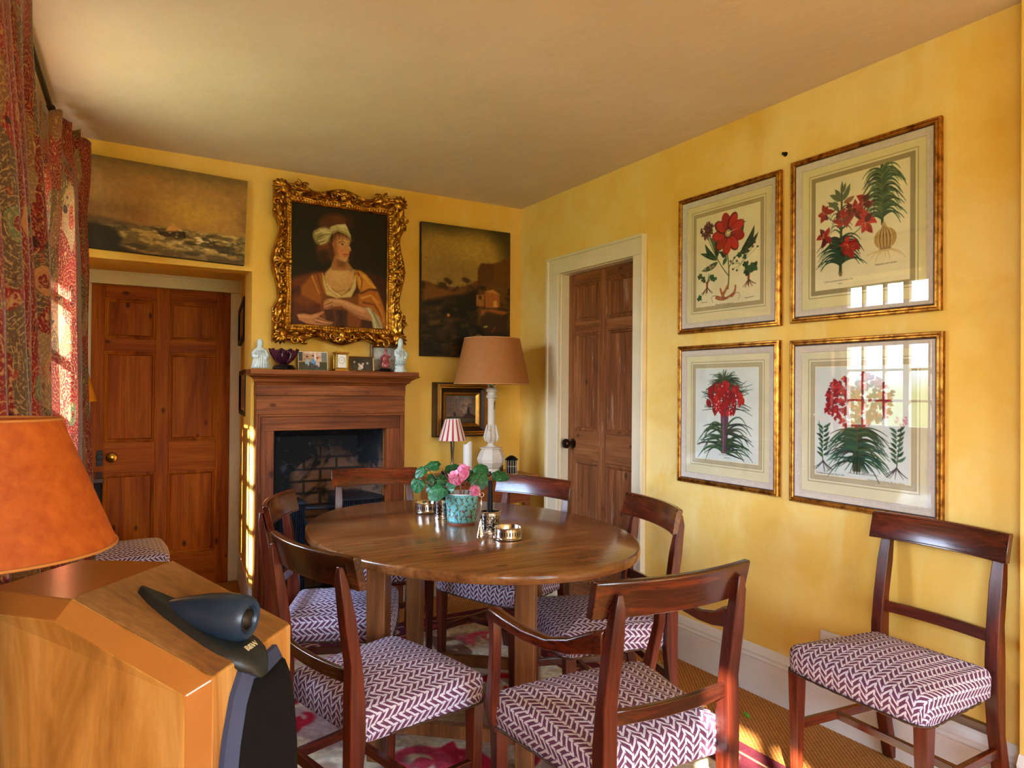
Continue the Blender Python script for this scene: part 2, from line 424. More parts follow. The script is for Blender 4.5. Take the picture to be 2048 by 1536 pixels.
# fire opening lined with sooty brick
def soot_mat():
    m = Mat('sooty_brick', (60, 52, 48), 0.85)
    v = m.n('TexCoord').outputs['Object']
    br = m.n('TexBrick', {'Vector': m.n('Mapping', {'Vector': v, 'Rotation': (PI / 2, 0, 0)}).outputs[0], 'Color1': srgb((134, 98, 76)), 'Color2': srgb((164, 122, 96)), 'Mortar': srgb((70, 56, 48)), 'Scale': 1.0, 'Mortar Size': 0.008, 'Brick Width': 0.2, 'Row Height': 0.072})
    n = m.noise(v, 3.5, 6, 0.65, 0.5)
    sx = m.n('SeparateXYZ', {0: v}).outputs
    soot = m.math('ADD', m.step(n, 0.46, 0.62), m.step(sx[2], 0.68, 1.0), clamp=True)
    soot = m.math('MAXIMUM', soot, m.math('SUBTRACT', 1.0, m.step(sx[0], 1.0, 1.09)))
    c = m.mix(soot, br.outputs['Color'], srgb((20, 22, 27)))
    fl = m.math('MULTIPLY', m.step(m.noise(v, 9, 8, 0.75), 0.55, 0.68), 0.45)
    c = m.mix(fl, c, srgb((110, 116, 128)))
    m.col(c); m.bump(n, 0.5, 0.02); return m.m
M_SOOT = soot_mat()
mb = MB()
mb.loft([[(0.846, 4.0, 0.0), (0.846, 4.0, 1.06), (1.493, 4.0, 1.06), (1.493, 4.0, 0.0)], [(0.93, 4.3, 0.0), (0.93, 4.3, 1.0), (1.44, 4.3, 1.0), (1.44, 4.3, 0.0)]], caps=False)
mb.face((4, 5, 6, 7))
o = mb.build('trim_3', M_SOOT); struct(o, 'soot-blackened brick lining of the fire opening', 'fire opening')
o.modifiers.new('thick', 'SOLIDIFY').thickness = 0.012
# left (window) wall, set a few degrees off square
def lw(mb, y0, y1, z0, z1, d0=0.0, d1=0.34):
    mb.hexa([(XL(y0) - d1, y0, z0), (XL(y0) - d0, y0, z0), (XL(y1) - d0, y1, z0), (XL(y1) - d1, y1, z0), (XL(y0) - d1, y0, z1), (XL(y0) - d0, y0, z1), (XL(y1) - d0, y1, z1), (XL(y1) - d1, y1, z1)])
WIN = [(2.58, 3.62), (-1.80, -0.50)]; WZ = (0.98, 2.2)
mb = MB(); ys = [-3.2, -1.80, -0.50, 2.58, 3.62, 5.25]
for i in range(5):
    if (ys[i], ys[i + 1]) in WIN:
        lw(mb, ys[i], ys[i + 1], 0, WZ[0]); lw(mb, ys[i], ys[i + 1], WZ[1], CZ)
    else: lw(mb, ys[i], ys[i + 1], 0, CZ)
struct(mb.build('wall_left', M_WALL), 'yellow window wall', 'wall')
mb = MB()
RW = (-0.1, 1.6); RZ0, RZ1 = 0.35, 2.25  # opening for the added rear fill window
mb.box(-1.2, RW[0], -3.2, -3.0, 0, CZ); mb.box(RW[1], 2.62, -3.2, -3.0, 0, CZ); mb.box(RW[0], RW[1], -3.2, -3.0, 0, RZ0); mb.box(RW[0], RW[1], -3.2, -3.0, RZ1, CZ)
struct(mb.build('wall_rear', M_WALL), 'yellow wall behind the camera', 'wall')
# windows: painted frames, glazing bars and panes
def window(k, x0, x1, z0, z1, cols, rows, M):
    root = bpy.data.objects.new('window_%d' % k, None); COL.objects.link(root); root.matrix_world = M
    struct(root, 'white painted small-paned window', 'window')
    mb = MB(); t = 0.045
    mb.box(x0, x1, -0.02, 0.04, z0, z0 + t); mb.box(x0, x1, -0.02, 0.04, z1 - t, z1); mb.box(x0, x0 + t, -0.02, 0.04, z0 + t, z1 - t); mb.box(x1 - t, x1, -0.02, 0.04, z0 + t, z1 - t)
    mb.build('frame', M_WHITE, root, bevel=0.004)
    mb = MB()
    for i in range(1, cols):
        x = x0 + (x1 - x0) * i / cols; w = 0.022 if i == cols // 2 else 0.009; mb.box(x - w, x + w, -0.01, 0.03, z0 + t, z1 - t)
    for j in range(1, rows):
        z = z0 + (z1 - z0) * j / rows; mb.box(x0 + t, x1 - t, -0.008, 0.028, z - 0.009, z + 0.009)
    mb.build('glazing_bars', M_WHITE, root)
    mb = MB(); mb.box(x0 + t, x1 - t, 0.008, 0.012, z0 + t, z1 - t); mb.build('pane', M_PANE, root)
    mb = MB(); mb.box(x0 - 0.0, x1 + 0.0, -0.26, -0.02, z0 - 0.03, z0); mb.build('sill', M_WHITE, root, bevel=0.006)
    return root
def left_M(y0, y1):
    # local x runs along the wall towards -Y.. seen from inside, local -y points into the room
    d = Vector((XL(y1) - XL(y0), y1 - y0, 0)).normalized()
    X = d; Y = Vector((-d.y, d.x, 0)); M = Matrix.Identity(4)
    for i in range(3): M[i][0] = X[i]; M[i][1] = Y[i]; M[i][2] = (0, 0, 1)[i]
    M[0][3] = XL(y0) - 0.27; M[1][3] = y0
    return M
for k, (a, b) in enumerate(WIN):
    window(k + 1, 0.0, (b - a), WZ[0], WZ[1], 6, 5, left_M(a, b))
M = Matrix.Rotation(PI, 4, 'Z'); M.translation = (0, -3.1, 0)
window(3, -RW[1], -RW[0], RZ0, RZ1, 8, 6, M)  # unseen rear window, added behind the camera to give fill light
# skirtings
def skirting(name, segs, mat):
    mb = MB()
    for (x0, y0), (x1, y1) in segs:
        d = Vector((x1 - x0, y1 - y0, 0)).normalized(); nrm = Vector((-d.y, d.x, 0))
        prof = [(0, 0), (0.02, 0), (0.02, 0.150), (0.024, 0.156), (0.018, 0.166), (0.021, 0.176), (0.012, 0.196), (0.004, 0.206), (0, 0.206)]
        mb.loft([[(x + nrm.x * u, y + nrm.y * u, z) for u, z in prof] for x, y in ((x0, y0), (x1, y1))])
    return struct(mb.build(name, mat))
skirting('baseboard_right', [((2.45, 1.03), (2.45, 2.755)), ((2.45, 3.65), (2.45, 4.0)), ((2.40, -3.0), (2.40, 1.03))], M_WHITE)
skirting('baseboard_back', [((2.45, 4.0), (1.60, 4.0)), ((0.845, 4.985), (0.733, 3.998))], M_WHITE)
skirting('baseboard_left', [((XL(5.0), 5.0), (XL(-3.0), -3.0))], M_WHITE)

# ================================================================= DOORS
def door(name, w, h, xs, zs, mv, mh, M, label):
    root = bpy.data.objects.new(name, None); COL.objects.link(root); root.matrix_world = M; struct(root, label, 'door')
    mb = MB(); (a, b), (c, d) = xs
    for x0, x1 in ((0, a), (b, c), (d, w)): mb.box(x0, x1, 0, 0.04, 0, h, 0)
    zz = [0.004] + [z for p in zs for z in p] + [h]
    for i in range(0, len(zz), 2):
        for x0, x1 in xs: mb.box(x0, x1, 0.0005, 0.04, zz[i], zz[i + 1], 1)
    for x0, x1 in xs:
        for z0, z1 in zs: mb.box(x0, x1, 0.014, 0.032, z0, z1, 0)
    mb.build('leaf', [mv, mh], root, bevel=0.002, seg=1)
    mb = MB()
    for x0, x1 in xs:
        for z0, z1 in zs:
            mb.rings([(x0 - 0.004 + i, x1 + 0.004 - i, z0 - 0.004 + i, z1 + 0.004 - i, y) for i, y in ((0, 0.0), (0.002, -0.005), (0.009, -0.006), (0.012, 0.002), (0.018, 0.003), (0.026, 0.0138))])
    mb.build('panel_moulding', mv, root)
    return root
def rotz(a, x, y, z=0):
    M = Matrix.Rotation(a, 4, 'Z'); M.translation = (x, y, z); return M
d1 = door('door_1', 0.79, 1.912, ((0.072, 0.35), (0.427, 0.706)), ((0.22, 0.745), (0.942, 1.50), (1.583, 1.827)), M_PINE_V, M_PINE_H, rotz(0, -0.012, 4.955), 'honey-coloured six-panel pine door in the recess left of the fireplace')
mb = MB(); mb.lathe([(0.026, 0), (0.026, -0.004), (0.012, -0.008), (0.010, -0.03), (0.018, -0.034), (0.029, -0.045), (0.031, -0.055), (0.026, -0.066), (0.012, -0.072), (0.001, -0.073)], (0.115, 0, 0.853), 24, axis='y')
mb.build('door_knob', M_BRASS, d1, smooth=40)
mb = MB(); mb.box(0.034, 0.066, -0.004, 0, 0.80, 0.895); mb.lathe([(0.020, 0), (0.019, -0.006), (0.001, -0.007)], (0.05, 0, 0.853), 20, axis='y'); mb.build('lock_plate', M_IRON, d1, bevel=0.002)
d2 = door('door_2', 0.69, 1.99, ((0.065, 0.305), (0.37, 0.61)), ((0.22, 0.864), (1.045, 1.63), (1.70, 1.928)), M_DRY_V, M_DRY_H, rotz(-PI / 2, 2.51, 3.53), 'dry stripped six-panel pine door in the right-hand wall')
mb = MB(); mb.lathe([(0.030, 0), (0.030, -0.005), (0.014, -0.01), (0.011, -0.028), (0.019, -0.034), (0.029, -0.045), (0.030, -0.056), (0.024, -0.066), (0.001, -0.072)], (0.055, 0, 0.963), 24, axis='y')
mb.build('door_knob', M_BRONZE, d2, smooth=40)
# door casings
mb = MB()
def casing_prof(mb, pts3):
    mb.loft(pts3)
for z0, z1, x0, x1 in ((0, 1.912, -0.09, -0.014), (0, 1.912, 0.78, 0.85)):
    mb.box(x0, x1, 4.955, 5.0, z0, z1)
mb.box(-0.09, 0.85, 4.955, 5.0, 1.914, 1.99)
mb.box(-0.098, 0.858, 4.945, 5.0, 1.985, 2.004); mb.box(-0.098, -0.078, 4.945, 5.0, 0, 1.985); mb.box(0.838, 0.852, 4.945, 5.0, 0, 1.985)
mb.box(-0.02, -0.013, 4.950, 4.996, 0, 1.914); mb.box(0.779, 0.786, 4.950, 4.996, 0, 1.914)
struct(mb.build('trim_1', M_CREAM, bevel=0.004), 'cream painted casing of the left door', 'door frame')
mb = MB()
mb.box(2.428, 2.45, 3.53, 3.645, 0, 1.995); mb.box(2.428, 2.45, 2.76, 2.84, 0, 1.995); mb.box(2.428, 2.45, 2.76, 3.645, 1.995, 2.088)
mb.box(2.418, 2.45, 3.630, 3.652, 0, 2.088); mb.box(2.418, 2.45, 2.752, 2.768, 0, 2.088); mb.box(2.415, 2.45, 2.752, 3.652, 2.083, 2.098)
mb.box(2.45, 2.60, 3.526, 3.532, 0, 1.995); mb.box(2.45, 2.60, 2.838, 2.844, 0, 1.995); mb.box(2.45, 2.60, 2.844, 3.526, 1.991, 1.997)
struct(mb.build('trim_2', M_CREAM, bevel=0.004), 'cream painted casing of the right door', 'door frame')
# small fittings on the right wall
mb = MB(); mb.lathe([(0.0025, 0), (0.0025, -0.012), (0.006, -0.013), (0.0065, -0.017), (0.003, -0.019)], (0, 0, 0), 12, axis='x'); mb.lathe([(0.010, 0), (0.010, -0.002), (0.003, -0.003)], (0, 0, 0), 14, axis='x')
o = mb.build('wall_hook', M_IRON, smooth=40, loc=(2.449, 1.91, 2.269)); tag(o, 'small dark picture hook left bare in the yellow wall above the prints', 'hook')
t = thing('wall_socket', 'small white electric socket just above the skirting behind the lone chair', 'socket', (2.45, 1.69, 0.32))
mb = MB(); mb.box(-0.012, 0, -0.043, 0.043, -0.043, 0.043); mb.build('face_plate', plain('socket_plastic', (222, 218, 222), 0.35), t, bevel=0.004)
mb = MB(); mb.box(-0.020, -0.011, -0.012, 0.006, 0.012, 0.026); mb.build('switch', plain('switch_plastic', (235, 232, 232), 0.3), t, bevel=0.002)
# fallen leaf scrap on the matting
mb = MB(); mb.v = [(-0.03, 0, 0.003), (-0.01, 0.011, 0.006), (0.02, 0.006, 0.004), (0.03, -0.004, 0.003), (0.0, -0.009, 0.007)]; mb.face((0, 4, 3, 2, 1))
mb.v += [(x, y, z - 0.002) for x, y, z in mb.v]; mb.face((5, 6, 7, 8, 9))
for i in range(5): mb.face((i, (i + 1) % 5, 5 + (i + 1) % 5, 5 + i))
o = mb.build('fallen_leaf', plain('fresh_green', (96, 168, 40), 0.6), loc=(2.242, 1.917, 0.0)); o.rotation_euler = (0, 0, 1.2); tag(o, 'scrap of green leaf lying on the matting near the skirting', 'leaf')
# ================================================================= CHAIRS
def seat_fabric():
    m = Mat('key_zigzag_fabric', (110, 60, 80), 0.9, spec=0.15)
    uv = m.n('UVMap'); uv.uv_map = 'UV'
    nz = m.n('TexNoise', {'Vector': uv.outputs[0], 'Scale': 55.0, 'Detail': 2.0}).outputs['Color']
    off = m.n('VectorMath', {0: nz, 1: (0.5, 0.5, 0.5)}, operation='SUBTRACT').outputs[0]
    off = m.n('VectorMath', {0: off, 'Scale': 0.0045}, operation='SCALE').outputs[0]
    v = m.n('VectorMath', {0: uv.outputs[0], 1: off}, operation='ADD').outputs[0]
    sx = m.n('SeparateXYZ', {0: v}).outputs
    p = m.math('DIVIDE', sx[0], 0.046); q = m.math('DIVIDE', sx[1], 0.0215)
    fp = m.math('FRACT', p); half = m.math('GREATER_THAN', fp, 0.5)
    tri = m.math('MULTIPLY', m.math('ABSOLUTE', m.math('SUBTRACT', fp, 0.5)), 2.0)
    z0 = m.math('ADD', q, m.math('MULTIPLY', tri, 1.15))
    z = m.math('FRACT', m.math('ADD', z0, m.math('MULTIPLY', half, 0.5)))
    d = m.math('ABSOLUTE', m.math('SUBTRACT', z, 0.5))
    line = m.math('SUBTRACT', 1.0, m.step(d, 0.15, 0.21))
    # jogs where the two slopes meet, so that each line runs on as a row of keys
    e1 = m.math('ABSOLUTE', m.math('SUBTRACT', fp, 0.5)); e2 = m.math('SUBTRACT', 0.5, e1)
    rng = m.math('FRACT', m.math('ADD', z0, 0.62)); rmask = m.math('LESS_THAN', rng, 0.74)
    b1 = m.math('SUBTRACT', 1.0, m.step(e1, 0.05, 0.085)); b2 = m.math('SUBTRACT', 1.0, m.step(e2, 0.05, 0.085))
    f = m.math('MAXIMUM', line, m.math('MULTIPLY', rmask, m.math('MAXIMUM', b1, b2)))
    c = m.mix(f, srgb((100, 52, 78)), srgb((222, 214, 224)))
    m.col(m.mix(m.math('MULTIPLY', m.noise(uv.outputs[0], 240, 2), 0.3), c, srgb((128, 96, 116))))
    m.bump(m.math('ADD', f, m.noise(uv.outputs[0], 400, 2)), 0.15, 0.002)
    return m.m
M_FAB = seat_fabric()
M_NAIL = plain('brass_nail', (84, 60, 44), 0.4, 0.6)

def outline(wf, wr, y0, y1, rc, bow, n=7):
    """rounded trapezoid seat outline, counter-clockwise, with outward normals"""
    cs = [(-wr, y0), (wr, y0), (wf, y1), (-wf, y1)]; pts = []
    for i in range(4):
        p = Vector(cs[i]); a = Vector(cs[i - 1]); b = Vector(cs[(i + 1) % 4])
        u = (a - p).normalized(); w = (b - p).normalized(); r = rc if i > 1 else rc * 0.6
        t0 = p + u * r; t2 = p + w * r
        for k in range(n + 1):
            t = k / n; pts.append((1 - t) ** 2 * t0 + 2 * t * (1 - t) * p + t * t * t2)
        L = (b - p).length
        for k in range(1, 7):
            t = k / 7; pts.append((p + w * r).lerp(b - w * r, t))
    out = []
    for p in pts:
        q = p.copy()
        if q.y > (y0 + y1) / 2: q.y += bow * (1 - (q.x / wf) ** 2) * ((q.y - (y0 + y1) / 2) / ((y1 - y0) / 2))
        out.append(q)
    N = len(out); nr = []
    for i in range(N):
        t = (out[(i + 1) % N] - out[i - 1]).normalized(); nr.append(Vector((t.y, -t.x)))
    return out, nr

def make_seat(parent, wf, wr, y0, y1, ztop, zbot, notch):
    pts, nr = outline(wf, wr, y0, y1, 0.045, 0.012)
    mb = MB(); N = len(pts); cx = Vector((0, (y0 + y1) / 2)); uv = []
    R = 0.04
    prof = [(0.0, zbot), (0.004, zbot + 0.004), (0.006, (zbot + ztop) / 2), (0.006, ztop - R * 0.9)]   # (outset, z)
    for k in range(1, 6):
        a = PI / 2 * k / 5; prof.append((0.006 - R * (1 - math.cos(a)), ztop - R * 0.9 + R * 0.75 * math.sin(a)))
    secs = []; run = 0.0; last = None; acc = []
    for o_, z in prof:
        if last is not None: run += math.hypot(o_ - last[0], z - last[1])
        acc.append(run); last = (o_, z)
    for (o_, z), rr in zip(prof, acc):
        secs.append([(p.x + n.x * o_, p.y + n.y * o_, z) for p, n in zip(pts, nr)])
        ext = acc[-1] - rr + prof[-1][0]
        for p, n in zip(pts, nr): q = p + n * ext; uv.append((q.x, q.y))
    o_, z = prof[-1]; edge = [p + n * o_ for p, n in zip(pts, nr)]
    zt = z
    for k in range(1, 9):
        t = k / 9; zz = zt + 0.026 * (1 - (1 - t) ** 2.2)
        row = [e.lerp(cx, t) for e in edge]
        secs.append([(q.x, q.y, zz) for q in row]); uv += [(q.x, q.y) for q in row]
    mb.loft(secs, caps=False)
    c = len(mb.v); mb.v.append((cx.x, cx.y, zt + 0.026)); uv.append((cx.x, cx.y))
    b = c - N
    for j in range(N): mb.face((b + j, b + (j + 1) % N, c))
    mb.face(list(range(N))[::-1])
    mb.uv = {i: u for i, u in enumerate(uv)}
    s = mb.build('seat', M_FAB, parent, smooth=60)
    nb = MB(); path = []; rad = []
    for i in range(N):
        for k in range(3):
            p = pts[i].lerp(pts[(i + 1) % N], k / 3) + nr[i] * 0.0065; path.append((p.x, p.y, zbot + 0.006)); rad.append((0.0036, 0.002, 0.0036)[k])
    i0 = next(i for i, p in enumerate(path) if p[1] > 0.06 and p[0] > 0); i1 = max(i for i, p in enumerate(path) if p[1] > 0.06)
    nb.tube(path[i0:i1], rad[i0:i1], 6)
    nb.build('nail_trim', M_NAIL, s, smooth=180)
    return s

def make_chair(name, label, arms=False, crest_mat=None, group='matching mahogany dining chairs', worn=False):
    t = thing(name, label, 'chair', group=group)
    wf, y1 = (0.262, 0.405) if arms else (0.232, 0.385)
    wr = 0.2 if arms else 0.19
    mx = crest_mat or M_MAH_X
    make_seat(t, wf, wr, -0.005, y1, 0.468, 0.372, 0.03)
    # back posts: rear leg, seat and raked upright in one sabre curve
    us = [(0.0, -0.075), (0.12, -0.045), (0.25, -0.018), (0.38, -0.005), (0.48, -0.006), (0.58, -0.016), (0.70, -0.034), (0.80, -0.056), (0.835, -0.066)]
    for s in (-1, 1):
        mb = MB(); secs = []
        for i, (z, y) in enumerate(us):
            x = s * (0.187 - 0.006 * max(0, (z - 0.45) / 0.4)) if z > 0.4 else s * (0.187 + 0.004 * (0.4 - z))
            w = 0.019; d = 0.017 + (0.006 if 0.3 < z < 0.5 else 0.0)
            if z > 0.79: w = 0.015 if z < 0.82 else 0.007; d = 0.012 if z < 0.82 else 0.006
            secs.append([(x - w, y - 2 * d, z), (x + w, y - 2 * d, z), (x + w, y, z), (x - w, y, z)])
        mb.loft(secs); mb.build('back_post', M_MAH_Z, t, bevel=0.003, smooth=30)
    # crest rail: a board bent in plan, ends forward, leaning back
    wc = 0.222 + (0.01 if arms else 0)
    mb = MB(); secs = []
    for i in range(15):
        u = -1 + 2 * i / 14; x = u * wc; f = 0.034 * u * u
        zb, zt = 0.774, 0.862
        yb = -0.060 + f; yt = -0.080 + f
        secs.append([(x, yb - 0.012, zb), (x, yb + 0.010, zb), (x, yt + 0.010, zt - 0.004), (x, yt + 0.006, zt), (x, yt - 0.010, zt), (x, yt - 0.013, zt - 0.005)])
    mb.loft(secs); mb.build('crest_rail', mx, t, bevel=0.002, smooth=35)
    if True:
        mb = MB(); 
        for zz0, zz1 in ((0.779, 0.7815), (0.8545, 0.857)):
            secs = []
            for i in range(15):
                u = -1 + 2 * i / 14; x = u * (wc - 0.006); f = 0.034 * u * u; r0 = (zz0 - 0.774) / 0.088; y = -0.060 - 0.02 * r0 + f + 0.0095
                secs.append([(x, y, zz0), (x, y + 0.0018, zz0), (x, y + 0.0018, zz1), (x, y, zz1)])
            mb.loft(secs)
        mb.build('stringing', M_MAH_WORN, t)
    mb = MB(); secs = []
    for i in range(11):
        u = -1 + 2 * i / 10; x = u * 0.17; f = -0.016 * (1 - u * u); z = 0.545; y = -0.020 + f
        secs.append([(x, y - 0.018, z - 0.019), (x, y, z - 0.019), (x, y - 0.004, z + 0.017), (x, y - 0.02, z + 0.017)])
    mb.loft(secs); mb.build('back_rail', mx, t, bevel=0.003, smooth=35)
    for s in (-1, 1):
        mb = MB(); x = s * (wf - 0.022); y = y1 - 0.026
        mb.loft([[(x + a * r, y + b * r, z) for a, b in ((-1, -1), (1, -1), (1, 1), (-1, 1))] for z, r in ((0, 0.013), (0.2, 0.0165), (0.375, 0.020))])
        mb.build('leg', M_MAH_Z, t, bevel=0.0025)
        mb = MB(); mb.hexa([(s * 0.187 - 0.009, -0.05, 0.185), (s * 0.187 + 0.009, -0.05, 0.185), (x + 0.009, y - 0.012, 0.185), (x - 0.009, y - 0.012, 0.185), (s * 0.187 - 0.009, -0.05, 0.213), (s * 0.187 + 0.009, -0.05, 0.213), (x + 0.009, y - 0.012, 0.213), (x - 0.009, y - 0.012, 0.213)])
        mb.build('side_stretcher', M_MAH_Y, t, bevel=0.002)
    xs = 0.2 if not arms else 0.215
    mb = MB(); mb.box(-xs, xs, 0.17, 0.19, 0.187, 0.211); mb.build('cross_stretcher', M_MAH_X, t, bevel=0.002)
    mb = MB(); mb.box(-0.172, 0.172, -0.050, -0.032, 0.24, 0.268); mb.build('rear_stretcher', M_MAH_X, t, bevel=0.002)
    if arms:
        for s in (-1, 1):
            P = [(0.192, -0.040, 0.722, 0.014, 0.028), (0.205, -0.005, 0.712, 0.014, 0.026), (0.224, 0.05, 0.690, 0.015, 0.019), (0.243, 0.12, 0.676, 0.016, 0.014), (0.258, 0.20, 0.676, 0.017, 0.013), (0.270, 0.28, 0.684, 0.018, 0.014), (0.276, 0.34, 0.690, 0.018, 0.017), (0.277, 0.362, 0.686, 0.016, 0.014)]
            mb = MB(); mb.loft([[(s * x - w, y, z - h), (s * x + w, y, z - h), (s * x + w, y, z + h * 0.7), (s * x + w * 0.5, y, z + h), (s * x - w * 0.5, y, z + h), (s * x - w, y, z + h * 0.7)] for x, y, z, w, h in P])
            mb.build('arm', M_MAH_Y, t, bevel=0.003, smooth=35)
            Q = [(0.276, 0.344, 0.676, 0.017), (0.278, 0.335, 0.63, 0.014), (0.277, 0.338, 0.58, 0.013), (0.272, 0.352, 0.52, 0.015), (0.268, 0.368, 0.46, 0.018), (0.262, 0.38, 0.40, 0.02), (0.247, 0.381, 0.36, 0.021)]
            mb = MB(); mb.loft([[(s * x - 0.013, y - d, z), (s * x + 0.013, y - d, z), (s * x + 0.013, y + d, z), (s * x - 0.013, y + d, z)] for x, y, z, d in Q])
            mb.build('arm_support', M_MAH_Z, t, bevel=0.003, smooth=35)
    return t
R = math.radians; RZ = 0.0045
chA = make_chair('dining_chair', 'mahogany bar-back chair standing alone against the yellow wall under the prints')
chA.location = (2.329, 1.262, RZ); chA.rotation_euler.z = R(87)
dup(chA, (1.80, 2.05, RZ), R(74), 'mahogany chair on the wall side of the table, half hidden behind the armchair')
dup(chA, (1.781, 2.828, RZ), R(110), 'mahogany chair before the right-hand door, pale light on its crest rail')
dup(chA, (0.663, 2.747, RZ), R(-114.9), 'mahogany chair at left of the table, in front of the fireplace jamb')
dup(chA, (-0.055, 4.09, 0), R(-90), 'chair beside the left door, only its patterned seat showing above the loudspeaker')
chE = make_chair('dining_chair', 'bright red mahogany chair at the far end of the table, back to the fire opening', crest_mat=M_MAH_RED)
chE.location = (1.267, 3.491, RZ); chE.rotation_euler.z = R(167.7)
chC = make_chair('dining_chair', 'mahogany chair with a scuffed dark crest rail, next to the loudspeaker', crest_mat=M_MAH_WORN)
chC.location = (0.561, 1.923, RZ); chC.rotation_euler.z = R(-76)
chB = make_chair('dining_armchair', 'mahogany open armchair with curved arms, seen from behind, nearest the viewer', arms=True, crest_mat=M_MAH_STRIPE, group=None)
chB.location = (1.18, 1.265, RZ); chB.rotation_euler.z = R(-2.6)

# ================================================================= TABLE
t = thing('dining_table', 'oval polished wooden dining table on square legs in the middle of the room', 'table', (1.231, 2.409, RZ))
mb = MB(); A, B, th = 0.742, 0.563, math.atan2(-0.994, 0.106)
def el(k, da, n=96):
    a = 2 * PI * k / n; x = (A + da) * math.cos(a); y = (B + da) * math.sin(a)
    return (x * math.cos(th) - y * math.sin(th), x * math.sin(th) + y * math.cos(th))
secs = []
for da, z in ((-0.014, 0.716), (-0.002, 0.72), (0.0, 0.728), (0.0, 0.742), (-0.003, 0.7475), (-0.009, 0.75)):
    secs.append([el(k, da) + (z,) for k in range(96)])
mb.loft(secs); mb.build('tabletop', M_TABLE, t, smooth=40)
LEG = [(0.86, 2.33), (1.25, 1.99), (1.60, 2.49), (1.21, 2.83)]
ang = math.atan2(-0.34, 0.39)
for x, y in LEG:
    mb = MB(); mb.loft([[(a * r * math.cos(ang) - b * r * math.sin(ang), a * r * math.sin(ang) + b * r * math.cos(ang), z) for a, b in ((-1, -1), (1, -1), (1, 1), (-1, 1))] for z, r in ((0, 0.029), (0.55, 0.034), (0.716, 0.034))])
    mb.build('leg', M_TLEG, t, bevel=0.003, loc=(x - 1.231, y - 2.409, 0))
def beam(mb, p, q, z0, z1, w, cut=0.03):
    p = Vector(p); q = Vector(q); d = (q - p).normalized(); n = Vector((-d.y, d.x)) * w; p = p + d * cut; q = q - d * cut
    mb.hexa([(a.x, a.y, z) for z in (z0, z1) for a in (p - n, q - n, q + n, p + n)])
for i in range(4):
    p, q = LEG[i], LEG[(i + 1) % 4]; p = (p[0] - 1.231, p[1] - 2.409); q = (q[0] - 1.231, q[1] - 2.409)
    mb = MB()
    d = (Vector(q) - Vector(p)); L = d.length; d.normalize(); n = Vector((-d.y, d.x)) * 0.011
    a0 = Vector(p) + d * 0.032; a1 = Vector(q) - d * 0.032
    secs = []
    for k in range(13):
        u = k / 12; c = a0.lerp(a1, u); zl = 0.655 - 0.022 * math.exp(-((u - 0.0) / 0.12) ** 2) - 0.022 * math.exp(-((u - 1) / 0.12) ** 2)
        secs.append([(c.x - n.x, c.y - n.y, zl), (c.x + n.x, c.y + n.y, zl), (c.x + n.x, c.y + n.y, 0.716), (c.x - n.x, c.y - n.y, 0.716)])
    mb.loft(secs); mb.build('apron', M_TLEG, t)
    mb = MB(); beam(mb, p, q, 0.10, 0.145, 0.016); mb.build('stretcher', M_TLEG, t, bevel=0.003)

# ================================================================= RUG
def paint_rug():
    w, h = 300, 480; cv = Canvas(w, h, (196, 172, 142))
    f1 = fbm(h, w, 5, 5, 3); f2 = fbm(h, w, 9, 4, 8); f3 = fbm(h, w, 3, 4, 21)
    def sc(m, c, a=1): cv.put(m, c, a)
    sc((f3 - 0.5) * 6 + 0.4, (206, 190, 160)); sc((f1 - 0.56) * 14, (176, 150, 132)); sc((f2 - 0.6) * 14, (150, 116, 112), 0.8)
    rs = random.Random(5)
    for k in range(70):
        u, v = rs.uniform(0.08, 0.92), rs.uniform(0.05, 0.95); c = rs.choice([(176, 34, 52), (196, 70, 92), (150, 24, 38), (204, 96, 112), (226, 214, 190), (120, 86, 70), (214, 190, 120)])
        R0 = rs.uniform(0.03, 0.085); a0 = rs.uniform(0, 6.28); sg = rs.choice((-1, 1)); pts = []
        for i in range(14):
            t_ = i / 13; r = R0 * (1 - 0.8 * t_); a = a0 + sg * 5 * t_; pts.append((u + r * math.cos(a), v + r * math.sin(a) * w / h))
        cv.line(pts, R0 * 0.26, R0 * 0.1, c, soft=0.01)
        cv.leaf((u, v), (u + rs.uniform(-.1, .1), v + rs.uniform(-.07, .07)), R0 * 0.3, c, rs.uniform(-.3, .3))
    for x in (0.02, 0.98): pass
    bd = 0.105
    def band(i0, i1, c):
        du = np.minimum(cv.U, 1 - cv.U); dv = np.minimum(cv.V, cv.as_ - cv.V); d = np.minimum(du, dv)
        sc(np.clip((d - i0) * w, 0, 1) * np.clip((i1 - d) * w, 0, 1), c)
    band(-1, 0.115, (92, 34, 44)); band(0.034, 0.042, (206, 176, 120)); band(0.107, 0.115, (206, 176, 120))
    for k in range(44):
        s = k / 44.0; per = 2 * (1 + cv.as_); L = s * per
        if L < 1: p = (L, 0.072)
        elif L < 1 + cv.as_: p = (1 - 0.072, L - 1)
        elif L < 2 + cv.as_: p = (L - 1 - cv.as_, cv.as_ - 0.072)
        else: p = (0.072, L - 2 - cv.as_)
        pts = [(p[0] + 0.028 * (1 - i / 12) * math.cos(i * 0.45 + k), (p[1] + 0.028 * (1 - i / 12) * math.sin(i * 0.45 + k)) / cv.as_) for i in range(11)]
        cv.line(pts, 0.005, 0.003, (200, 160, 120) if k % 2 else (170, 60, 70), soft=0.006)
    cv.mottle(120, 0.16, 5, 2); return cv
m = Mat('needlepoint_wool', (255, 255, 255), 0.95, spec=0.1); a = m.n('VertexColor'); a.layer_name = 'Col'; m.col(a.outputs[0])
v = m.n('TexCoord').outputs['Object']; m.bump(m.noise(v, 260, 2), 0.4, 0.003)
rug = thing('rug', 'floral red and cream needlepoint rug with a plum border under the dining table', 'rug', (0, 0, 0))
